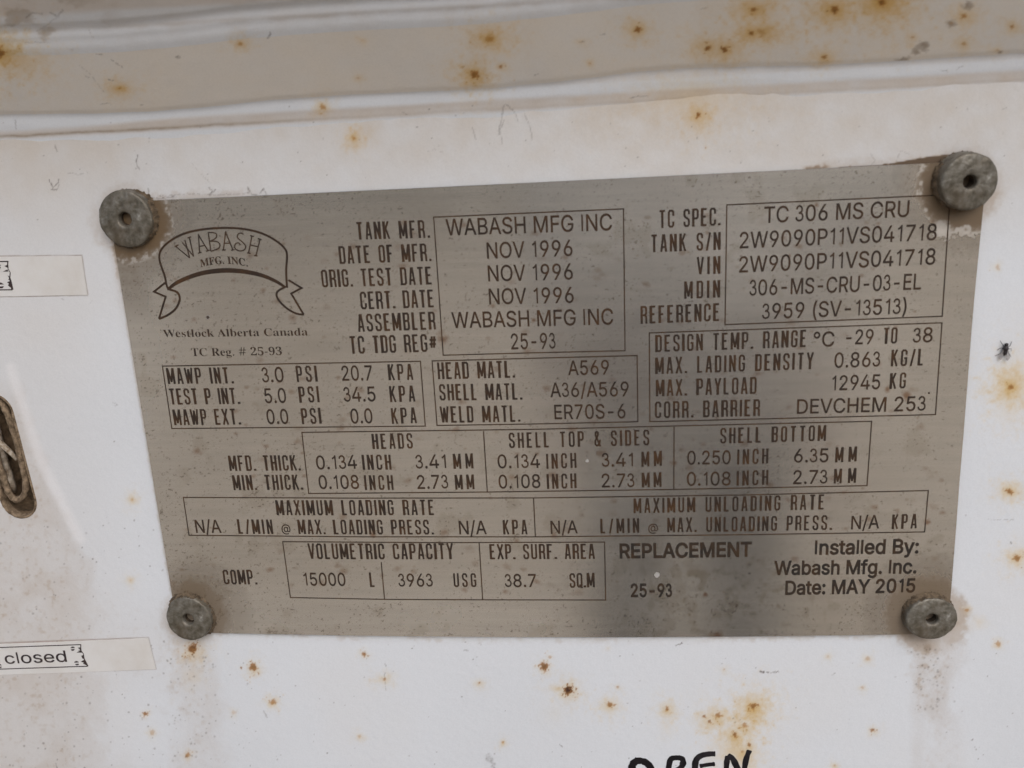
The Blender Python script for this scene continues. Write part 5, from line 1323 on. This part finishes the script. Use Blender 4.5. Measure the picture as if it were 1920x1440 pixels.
for (outline, div, caps, vals), lab in zip(TABLES, TABLE_LABELS):
    s = Sheet(e=0.00003)
    s.line(outline, LW, closed=True)
    for q in div:
        s.line(q, LW)
    tb = s.build('data_table', M_LINE, plate, lab)
    s = Sheet()
    for q in caps:
        s.text(*q)
    s.build('caption_lettering', M_INK, tb)
    s = Sheet()
    for q in vals:
        s.text(*q, font='s', off=6)
    if lab.startswith('ruled table from'):
        s.disc(1741.7, 737, 0.00025)
    s.build('value_lettering', M_INK, tb)

# maker's emblem: a ribbon with lettering
E_ = lambda L: [(x / 4.8 + 270, y / 4.8 + 400) for x, y in L]


def smooth(P, n=2):
    for _ in range(n):
        q = [P[0]]
        for a, b in zip(P[:-1], P[1:]):
            q += [(a[0] * .75 + b[0] * .25, a[1] * .75 + b[1] * .25), (a[0] * .25 + b[0] * .75, a[1] * .25 + b[1] * .75)]
        P = q + [P[-1]]
    return P


s = Sheet(e=0.00003)
PXM = 0.000122
s.line(smooth(E_([(222, 692), (200, 640), (190, 570), (160, 490), (138, 420), (138, 360), (165, 310), (215, 262), (290, 212), (400, 167), (550, 140), (700, 130), (850, 133), (1000, 158), (1120, 203), (1220, 268), (1278, 325), (1290, 385), (1280, 480), (1280, 560), (1287, 670)])), 4.2 * PXM)
arc = smooth(E_([(215, 685), (250, 655), (300, 620), (400, 575), (520, 537), (640, 518), (760, 512), (880, 520), (1000, 541), (1100, 570), (1200, 617), (1275, 668)]))
na = len(arc)
s.line(arc, [(4.5 + 4.6 * math.sin(math.pi * i / (na - 1))) * PXM for i in range(na)], sub=1)
for L in ([(190, 625), (90, 705), (195, 750), (135, 950)], [(1300, 600), (1418, 672), (1325, 722), (1438, 912)]):
    s.line(E_(L), 4.0 * PXM)
s.line(smooth(E_([(135, 950), (215, 918), (285, 865), (322, 795), (322, 745), (300, 705), (230, 685)])), 4.4 * PXM)
s.line(smooth(E_([(1438, 912), (1370, 905), (1290, 862), (1215, 790), (1190, 740), (1198, 700), (1265, 665)])), 4.0 * PXM)
em = s.build('ribbon_emblem', M_INK, plate, 'etched ribbon banner emblem in the top left of the plate')
s = Sheet()
for L in ([(285, 297), (412, 402)], [(412, 402), (368, 240)], [(345, 262), (447, 388)], [(447, 388), (408, 215)], [(275, 300), (312, 284)], [(392, 222), (424, 212)],
          [(490, 187), (500, 352)], [(488, 190), (575, 335)], [(485, 360), (518, 350)], [(558, 342), (592, 330)], [(495, 300), (548, 288)],
          [(578, 172), (602, 342)], [(575, 174), (630, 172), (656, 190), (650, 225), (592, 252)], [(592, 252), (655, 250), (688, 280), (675, 318), (602, 342)],
          [(735, 162), (715, 328)], [(733, 165), (800, 328)], [(702, 330), (735, 330)], [(782, 332), (815, 328)], [(722, 270), (772, 268)],
          [(895, 190), (872, 175), (845, 185), (838, 220), (880, 252), (918, 292), (908, 330), (860, 342), (815, 318), (818, 275), (850, 262), (868, 285)],
          [(972, 200), (942, 355)], [(1045, 230), (1008, 380)], [(958, 285), (1024, 300)], [(955, 200), (990, 208)], [(1025, 226), (1058, 238)], [(928, 355), (960, 360)], [(990, 380), (1022, 384)]):
    s.line(smooth(E_(L), 1 if len(L) > 2 else 0), 2.3 * PXM, sub=1)
s.text('MFG. INC.', 376.3, 501, 464.8, 500, 15.5, font='t', off=2, sag=0.00075)
s.build('lettering', M_INK, em)
s = Sheet()
s.text('Westlock Alberta Canada', 307, 632.3, 577.3, 629, 16.0, font='t', off=-6)
s.text('TC Reg. # 25-93', 360, 667.7, 529, 665.6, 16.5, font='t', off=-6)
s.build('address_lettering', M_INK, plate, 'small serif lettering below the ribbon emblem')
s = Sheet()
s.text('REPLACEMENT', 1161.9, 1046, 1409.4, 1042.8, 26, font='s', off=24)
s.text('25-93', 1182.8, 1118.8, 1260.3, 1118.8, 24, font='s', off=22)
s.build('replacement_lettering', M_BOLD, plate, 'bold lettering REPLACEMENT and 25-93')
s = Sheet()
s.text('Installed By:', 1527.5, 1039.4, 1721.9, 1036.9, 26, font='s', off=20)
s.text('Wabash Mfg. Inc.', 1451, 1077.5, 1718, 1074.4, 25, font='s', off=20)
s.text('Date: MAY 2015', 1472, 1114.7, 1715.6, 1110, 25, font='s', off=20)
s.build('installer_lettering', M_BOLD, plate, 'bold lettering with installer and date, lower right of the plate')


# ---------------------------------------------------------------- rivets: broad heads with a centre hole
def rivet(px, py, rpx, h, seed, label, tilt=(0, 0), squash=1.0):
    """px, py, rpx: centre and radius of the face as photographed; h: face above the plate."""
    g = on_plate(px, py, h)
    R_ = abs(on_plate(px + rpx, py, h)[0] - on_plate(px - rpx, py, h)[0]) / 2
    rh = R_ * 0.235
    base = h + T_PLATE + 0.0004
    prof_ = [(R_ * 1.02, -base), (R_ * 1.012, -base * .6), (R_ * 1.0, -0.0006), (R_ * .99, -0.0003), (R_ * .97, -0.0001), (R_ * .9, 0.0), (R_ * .6, 0.0002), (R_ * .38, 0.00025), (rh * 1.3, 0.0002), (rh * 1.1, 0.00005), (rh, -0.0003), (rh * .96, -0.0016), (rh * .9, -0.0034), (0, -0.0036)]
    # finer rings for the hammered, pitted surface
    pr = []
    for a, b in zip(prof_[:-1], prof_[1:]):
        n = max(1, min(9, int(math.hypot(a[0] - b[0], a[1] - b[1]) / 0.0004)))
        pr += [(a[0] + (b[0] - a[0]) * k / n, a[1] + (b[1] - a[1]) * k / n) for k in range(n)]
    pr = pr[:]
    seg = 96
    V_ = []
    for r1, y1 in pr:
        for k in range(seg):
            a = 2 * math.pi * k / seg
            cx_, cz_ = math.cos(a), math.sin(a)
            q = float(fbm(np.array([cx_ * r1 * 900 + seed * 7]), np.array([cz_ * r1 * 900 + y1 * 900]), seed, 3)[0]) - .5
            wv = float(vnoise(np.array([cx_ * 1.6 + 5]), np.array([cz_ * 1.6 + 5]), seed)[0]) - .5
            rad = r1 * (1 + (0.03 * q + 0.014 * wv) * (r1 > R_ * .9))
            V_.append((rad * cx_, -(y1 + 0.00032 * q * (y1 > -0.0005) * (r1 > rh)), rad * cz_ * squash))
    V_.append((0, 0.0036, 0))
    Fq = [(i * seg + k, i * seg + (k + 1) % seg, (i + 1) * seg + (k + 1) % seg, (i + 1) * seg + k) for i in range(len(pr) - 1) for k in range(seg)]
    li = (len(pr) - 1) * seg
    me = bpy.data.meshes.new('rivet')
    me.from_pydata(V_, [], Fq + [(li + k, li + (k + 1) % seg, len(V_) - 1) for k in range(seg)])
    me.update()
    for p in me.polygons:
        p.use_smooth = True
    o = new_obj('rivet', me, M_RIVET, plate)
    o.matrix_parent_inverse = Matrix.Identity(4)
    o.location = Vector(g) - PL
    o.rotation_euler = (tilt[0], 0, tilt[1])
    o['label'] = label
    me.materials.append(M_HOLE)
    nr = len(pr)
    mi = np.zeros(len(me.polygons), dtype=np.int32)
    for i in range(nr - 1):
        if pr[i + 1][0] <= rh * .97 and pr[i + 1][1] < -0.0010:
            mi[i * seg:(i + 1) * seg] = 1
    mi[(nr - 1) * seg:] = 1
    me.polygons.foreach_set('material_index', mi)
    # crust of dirt packed round the foot of the head
    rnd = random.Random(seed)
    bm = bmesh.new()
    n2_, ring = 120, []
    for j in range(5):
        row = []
        for k in range(n2_):
            a = 2 * math.pi * k / n2_
            q = rnd.uniform(-1, 1)
            ww = R_ * (0.10 + 0.06 * math.sin(a * 2 + seed) + 0.05 * q)
            rad = R_ * .98 + ww * j / 4
            x_, z_ = rad * math.cos(a), rad * math.sin(a) * squash
            hgt = (base - 0.0010) * (1 - j / 4) ** 1.4 * rnd.uniform(.45, .75) + 0.0001 * (j < 4)
            xx = g[0] + x_
            onp = 0.0 if (TL[0] < xx < TR[0] and BL[2] < g[2] + z_ < TL[2]) else -T_PLATE
            row.append(bm.verts.new((x_, -(-h + onp + hgt - (bulge(g[0]) - bulge(xx))), z_)))
        ring.append(row)
    for a, b in zip(ring[:-1], ring[1:]):
        for k in range(n2_):
            bm.faces.new((a[k], a[(k + 1) % n2_], b[(k + 1) % n2_], b[k]))
    bmesh.ops.recalc_face_normals(bm, faces=bm.faces)
    c_ = from_bm('dirt_crust', bm, M_RING, o)
    c_.matrix_parent_inverse = Matrix.Identity(4)
    c_.rotation_euler = (-tilt[0], 0, -tilt[1])
    return o


rivet(234, 411, 50, 0.0020, 1, 'grey rivet with a centre hole at the plate corner beside the ribbon emblem', (R(1), R(-2)))
rivet(1819, 341, 55.5, 0.0034, 2, 'largest rivet, dirt ringed, above the serial number table', (R(2), R(4)))
rivet(353, 1161, 41.5, 0.0021, 3, 'smallest rivet, just above a dark rust spot', (R(-3), R(-2)))
rivet(1748, 1161, 49, 0.0026, 4, 'tilted mottled rivet beside the installer lettering', (R(-5), R(4)), 0.86)

# ---------------------------------------------------------------- stickers
def sticker(q, label):
    c0 = at(*q[1])
    o = root('label_sticker', tuple(c0), label, 'sticker')
    nx = 30
    V_, F_ = [], []
    A, B, C, D = [at(*p) for p in q]          # TL TR BR BL
    for j, e in ((0, 0.00012), (1, 0.00012)):
        for i in range(nx + 1):
            t_ = i / nx
            P = (A + (B - A) * t_) if j == 0 else (D + (C - D) * t_)
            V_.append((P[0] - c0[0], -(bulge(P[0]) + e) - c0[1], P[2] - c0[2]))
    for i in range(nx):
        F_.append((i, i + 1, nx + 2 + i, nx + 1 + i))
    n = len(V_)
    V_ += [(x, y + 0.00013, z) for x, y, z in V_]
    for i in range(nx):
        F_.append((i, n + i, n + i + 1, i + 1))
        F_.append((nx + 1 + i, nx + 2 + i, n + nx + 2 + i, n + nx + 1 + i))
    F_.append((nx, n + nx, n + 2 * nx + 1, 2 * nx + 1))
    me = bpy.data.meshes.new('backing')
    me.from_pydata(V_, [], F_)
    me.update()
    b = new_obj('backing', me, M_STICK, o)
    b.matrix_parent_inverse = Matrix.Identity(4)
    return o


st = sticker(STICK_A, 'pale blank-ended sticker level with the ribbon emblem, only a torn-edge drawing showing')
s = Sheet(surf=0.00014, e=0.00003)
W1 = 0.00028
s.line([(-120, 491.5), (15.5, 490), (15, 498)], W1)
s.line([(15, 498), (16, 504), (20, 511), (19, 520), (21, 528), (24, 543)], [.0003, .0002, .00022, .0003, .0005, .0006])
s.line([(-120, 545), (24, 543)], W1)
s.poly([(9, 498.5), (16, 496), (17, 502), (13, 501)])
s.poly([(6, 509), (15, 505), (16, 509)])
s.poly([(15, 516), (20, 519), (19.5, 526), (16.5, 524), (18, 521)])
s.poly([(14, 529), (21, 526), (23.5, 541), (18, 537), (15.5, 534.5), (17.5, 532)])
s.poly([(-10, 496), (0, 495), (2.5, 498), (-10, 499)])
s.poly([(-10, 501.5), (2.5, 500), (1, 504), (-10, 506)])
s.poly([(-8, 531), (3, 529.5), (8, 533), (-8, 534)])
s.poly([(-8, 537.5), (8, 536.5), (6, 540), (-8, 541)])
s.build('printed_drawing', M_PRINT, st)

st = sticker(STICK_B, 'narrow sticker printed with the word closed, below the slot')
s = Sheet(surf=0.00014, e=0.00003)
s.line([(-120, 1218), (0, 1213.5), (152, 1208), (152, 1216)], W1)
s.line([(152, 1216), (153, 1220), (157, 1225), (158, 1233), (160, 1238), (165, 1248.5)], [.0003, .0002, .00024, .00025, .0004, .0005])
s.line([(-120, 1258), (0, 1254), (165, 1248.5)], W1)
for q in ([(146, 1214), (152, 1213), (153, 1218), (147, 1219.5), (151, 1217)], [(144, 1223), (153, 1218), (155, 1223)], [(153, 1229), (158, 1227), (158, 1235), (155, 1234)], [(152, 1240), (159, 1236), (164, 1247), (156, 1244), (158, 1242)],
          [(133, 1213.8), (136, 1211.5), (139.5, 1212), (141, 1214), (133, 1215)], [(133, 1217), (141, 1216), (139, 1219.4), (135.5, 1219.8)],
          [(140, 1240.5), (143, 1238.5), (147, 1239.5), (148.5, 1241.5), (140, 1242)], [(141, 1244.5), (149, 1244), (147.5, 1246.8), (143.5, 1247)],
          [(-4, 1245), (1, 1244.2), (4, 1247), (-4, 1247.6)], [(-4, 1250), (4.5, 1249.2), (2.5, 1252), (-4, 1252.4)]):
    s.poly(q)
bo = s.build('printed_drawing', M_PRINT, st)
s = Sheet(surf=0.00014, e=0.00003)
s.text('closed', 11.3, 1244, 126.7, 1240, 20.5, font='s', off=6)
s.build('printed_lettering', M_PRINT, st)

# ---------------------------------------------------------------- hand lettering in black marker
s = Sheet(surf=0.0, e=0.00005)
Q = lambda L: [(x / 7.11 + 1160, y / 7.11 + 1390) for x, y in L]
mw = 11 * 0.000155
def stroke(L, wd=1.0):
    P = smooth(Q(L), 2)
    n = len(P)
    r0 = random.Random(int(L[0][0]))
    s.line(P, [mw * wd * (r0.uniform(.88, 1.1)) * (0.65 if i in (0, n - 1) else 1) for i in range(n)], sub=1)
stroke([(170, 470), (165, 380), (200, 270), (300, 250), (400, 300), (450, 400), (440, 560), (360, 690), (240, 680), (180, 560), (170, 450)], 1.2)
stroke([(215, 235), (260, 240), (340, 290)], .7)
stroke([(640, 720), (645, 500), (670, 320), (690, 225), (780, 215), (850, 225), (865, 290), (820, 370), (730, 400)], .95)
stroke([(1290, 165), (1200, 165), (1095, 185), (1030, 240), (1015, 330), (1020, 500), (1060, 640), (1290, 640)], .95)
stroke([(1080, 330), (1180, 310), (1285, 300)], .75)
stroke([(1420, 690), (1430, 400), (1450, 190)], .85)
stroke([(1450, 185), (1520, 220), (1570, 330), (1660, 520), (1680, 680)], .95)
stroke([(1680, 690), (1670, 400), (1700, 220), (1745, 115)], .85)
s.build('marker_lettering', M_MARK, panel, 'black hand-drawn marker lettering below the plate')

# ---------------------------------------------------------------- fly
fx, fy = 1883, 655
fg = at(fx, fy, 0.0)
fly = root('fly', tuple(fg), 'small dark fly sitting on the white panel right of the plate', 'fly')
M_FLY = simple_mat('fly_body', (0.006, 0.005, 0.006), (0.03, 0.022, 0.026), 2500, 0.45, 0.5)
M_WING, t_, p_ = mat_base('fly_wing')
p_.inputs['Base Color'].default_value = (0.35, 0.33, 0.33, 1)
p_.inputs['Roughness'].default_value = 0.3
p_.inputs['Alpha'].default_value = 0.45
px_ = 0.000130
axis = Vector((0.10, 0, 1)).normalized()
sidev = Vector((1, 0, -0.10)).normalized()
outv = Vector((0, -1, 0))
bm = bmesh.new()
profl = [(12.5, .3), (12, 1.8), (11, 3.0), (9.5, 3.6), (8, 3.0), (7.3, 2.4), (6.5, 3.2), (4, 4.5), (1, 4.7), (-1, 3.8), (-2, 3.5), (-4, 4.1), (-7, 3.5), (-9.5, 2.0), (-11, .3)]
rings = []
for a, r1 in profl:
    rings.append([bm.verts.new(axis * a * px_ + (sidev * math.cos(q) * r1 + outv * (math.sin(q) * r1 * .85 + 4.6)) * px_) for q in [2 * math.pi * k / 16 for k in range(16)]])
for a, b in zip(rings[:-1], rings[1:]):
    for k in range(16):
        bm.faces.new((a[k], a[(k + 1) % 16], b[(k + 1) % 16], b[k]))
bm.faces.new(rings[0])
bm.faces.new(rings[-1])
bmesh.ops.recalc_face_normals(bm, faces=bm.faces)
b = from_bm('body', bm, M_FLY, fly)
b.matrix_parent_inverse = Matrix.Identity(4)
for sg in (-1, 1):
    bm = bmesh.new()
    o2 = [(3, 2), (5.5, -2), (8.5, -9), (8.8, -15), (6.5, -19), (3.6, -17), (2.2, -10), (2.0, -3)]
    top = [bm.verts.new((sidev * sg * a + axis * c1 + outv * 6.0) * px_) for a, c1 in o2]
    bot = [bm.verts.new(v_.co + outv * -0.3 * px_) for v_ in top]
    bm.faces.new(top)
    bm.faces.new(bot[::-1])
    for k in range(len(top)):
        bm.faces.new((top[k], top[(k + 1) % len(top)], bot[(k + 1) % len(top)], bot[k]))
    bmesh.ops.recalc_face_normals(bm, faces=bm.faces)
    o = from_bm('wing', bm, M_WING, fly, smooth=False)
    o.matrix_parent_inverse = Matrix.Identity(4)
    for a0, pts in ((5, [(6, 8), (10, 15)]), (2, [(9, 3), (12, -2)]), (-1, [(8, -7), (14, -13)])):
        bm = bmesh.new()
        P = [sidev * sg * 3 + axis * a0 + outv * 3.5, sidev * sg * pts[0][0] + axis * pts[0][1] + outv * 5.5, sidev * sg * pts[1][0] + axis * pts[1][1] + outv * .3]
        tube(bm, [v_ * px_ for v_ in P], [0.55 * px_, .5 * px_, .3 * px_], 6)
        o = from_bm('leg', bm, M_FLY, fly)
        o.matrix_parent_inverse = Matrix.Identity(4)

# ---------------------------------------------------------------- unseen standing figure for the photographer's dim reflection in the steel
def skinned(name, verts, edges, radii, mat, parent, sub=2, rootv=0):
    me = bpy.data.meshes.new(name)
    me.from_pydata([Vector(v) for v in verts], edges, [])
    o = bpy.data.objects.new(name, me)
    COL.objects.link(o)
    md = o.modifiers.new('skin', 'SKIN')
    for i, sv in enumerate(me.skin_vertices[0].data):
        r_ = radii[i]
        sv.radius = r_ if isinstance(r_, tuple) else (r_, r_)
        sv.use_root = i == rootv
    o.modifiers.new('sub', 'SUBSURF').levels = sub
    dg = bpy.context.evaluated_depsgraph_get()
    m2 = bpy.data.meshes.new_from_object(o.evaluated_get(dg))
    bpy.data.objects.remove(o)
    for p in m2.polygons:
        p.use_smooth = True
    q = new_obj(name, m2, mat, parent)
    q.matrix_parent_inverse = Matrix.Identity(4)
    return q


per = root('person', (PERSON_X, PERSON_Y, 0), 'person in pale jacket and dark trousers seen only as a reflection in the plate', 'person')
M_SKIN = simple_mat('skin', (0.42, 0.25, 0.18), (0.50, 0.31, 0.23), 30, 0.55, 0.05)
M_COAT = simple_mat('pale_jacket', (0.46, 0.43, 0.39), (0.54, 0.51, 0.47), 60, 0.85, 0.3)
M_TRS = simple_mat('dark_trousers', (0.026, 0.028, 0.034), (0.045, 0.047, 0.054), 60, 0.9, 0.3)
M_BOOT = simple_mat('boot_leather', (0.02, 0.014, 0.01), (0.05, 0.035, 0.025), 60, 0.6, 0.3)
M_HAIR = simple_mat('hair', (0.02, 0.014, 0.01), (0.05, 0.035, 0.02), 90, 0.7, 0.5)
# body: one skinned figure, +Y towards the plate
Vb = [(0, 0, .95), (0, .01, 1.12), (0, .0, 1.30), (0, -.01, 1.44), (0, 0, 1.52), (0, .02, 1.60), (0, .03, 1.70), (0, .02, 1.76),
      (.18, -.01, 1.42), (.235, -.02, 1.15), (.245, .06, .91), (-.18, -.01, 1.42), (-.235, -.02, 1.15), (-.245, .06, .91),
      (.10, 0, .86), (.11, .01, .50), (.115, -.02, .10), (.12, .12, .04), (-.10, 0, .86), (-.11, .01, .50), (-.115, -.02, .10), (-.12, .12, .04)]
Eb = [(0, 1), (1, 2), (2, 3), (3, 4), (4, 5), (5, 6), (6, 7), (3, 8), (8, 9), (9, 10), (3, 11), (11, 12), (12, 13), (0, 14), (14, 15), (15, 16), (16, 17), (0, 18), (18, 19), (19, 20), (20, 21)]
Rb = [(.16, .11), (.15, .105), (.17, .115), (.12, .09), .055, (.072, .085), (.078, .095), (.05, .06), .062, .046, .030, .062, .046, .030, .088, .062, .042, .035, .088, .062, .042, .035]
body_o = skinned('body', Vb, Eb, Rb, M_SKIN, per)
skinned('jacket', [(0, 0, .88), (0, .01, 1.12), (0, 0, 1.30), (0, -.01, 1.45), (.18, -.01, 1.42), (.235, -.02, 1.15), (.245, .05, .95), (-.18, -.01, 1.42), (-.235, -.02, 1.15), (-.245, .05, .95)],
        [(0, 1), (1, 2), (2, 3), (3, 4), (4, 5), (5, 6), (3, 7), (7, 8), (8, 9)], [(.20, .135), (.19, .135), (.20, .14), (.13, .10), .082, .064, .052, .082, .064, .052], M_COAT, per)
skinned('trousers', [(0, 0, .94), (.10, 0, .84), (.11, .01, .50), (.115, -.02, .09), (-.10, 0, .84), (-.11, .01, .50), (-.115, -.02, .09)], [(0, 1), (1, 2), (2, 3), (0, 4), (4, 5), (5, 6)], [(.18, .13), .108, .082, .068, .108, .082, .068], M_TRS, per)
skinned('hair', [(0, -.005, 1.66), (0, -.005, 1.74), (0, .015, 1.785)], [(0, 1), (1, 2)], [(.088, .085), (.090, .10), (.055, .07)], M_HAIR, per)
for sx in (-1, 1):
    skinned('boot', [(.115 * sx, -.06, .05), (.116 * sx, .03, .05), (.12 * sx, .15, .035), (.115 * sx, -.02, .16)], [(0, 1), (1, 2), (0, 3)], [.05, .052, .045, .058], M_BOOT, per)
    # five separate fingers on each hand
    Vh, Eh, Rh = [(.245 * sx, .06, .91), (.245 * sx, .075, .86), (.245 * sx, .08, .82)], [(0, 1), (1, 2)], [(.026, .034), (.018, .040), (.016, .040)]
    for k, (oy, ln) in enumerate(((.034, .078), (.012, .088), (-.010, .080), (-.031, .062))):
        i = len(Vh)
        Vh += [(.245 * sx, .08 + oy, .81), (.238 * sx, .083 + oy, .81 - ln * .5), (.222 * sx, .082 + oy, .81 - ln)]
        Eh += [(2, i), (i, i + 1), (i + 1, i + 2)]
        Rh += [.010, .009, .0075]
    i = len(Vh)
    Vh += [(.235 * sx, .115, .865), (.222 * sx, .135, .835), (.212 * sx, .140, .805)]
    Eh += [(1, i), (i, i + 1), (i + 1, i + 2)]
    Rh += [.012, .010, .008]
    skinned('hand', Vh, Eh, Rh, M_SKIN, per, 1)
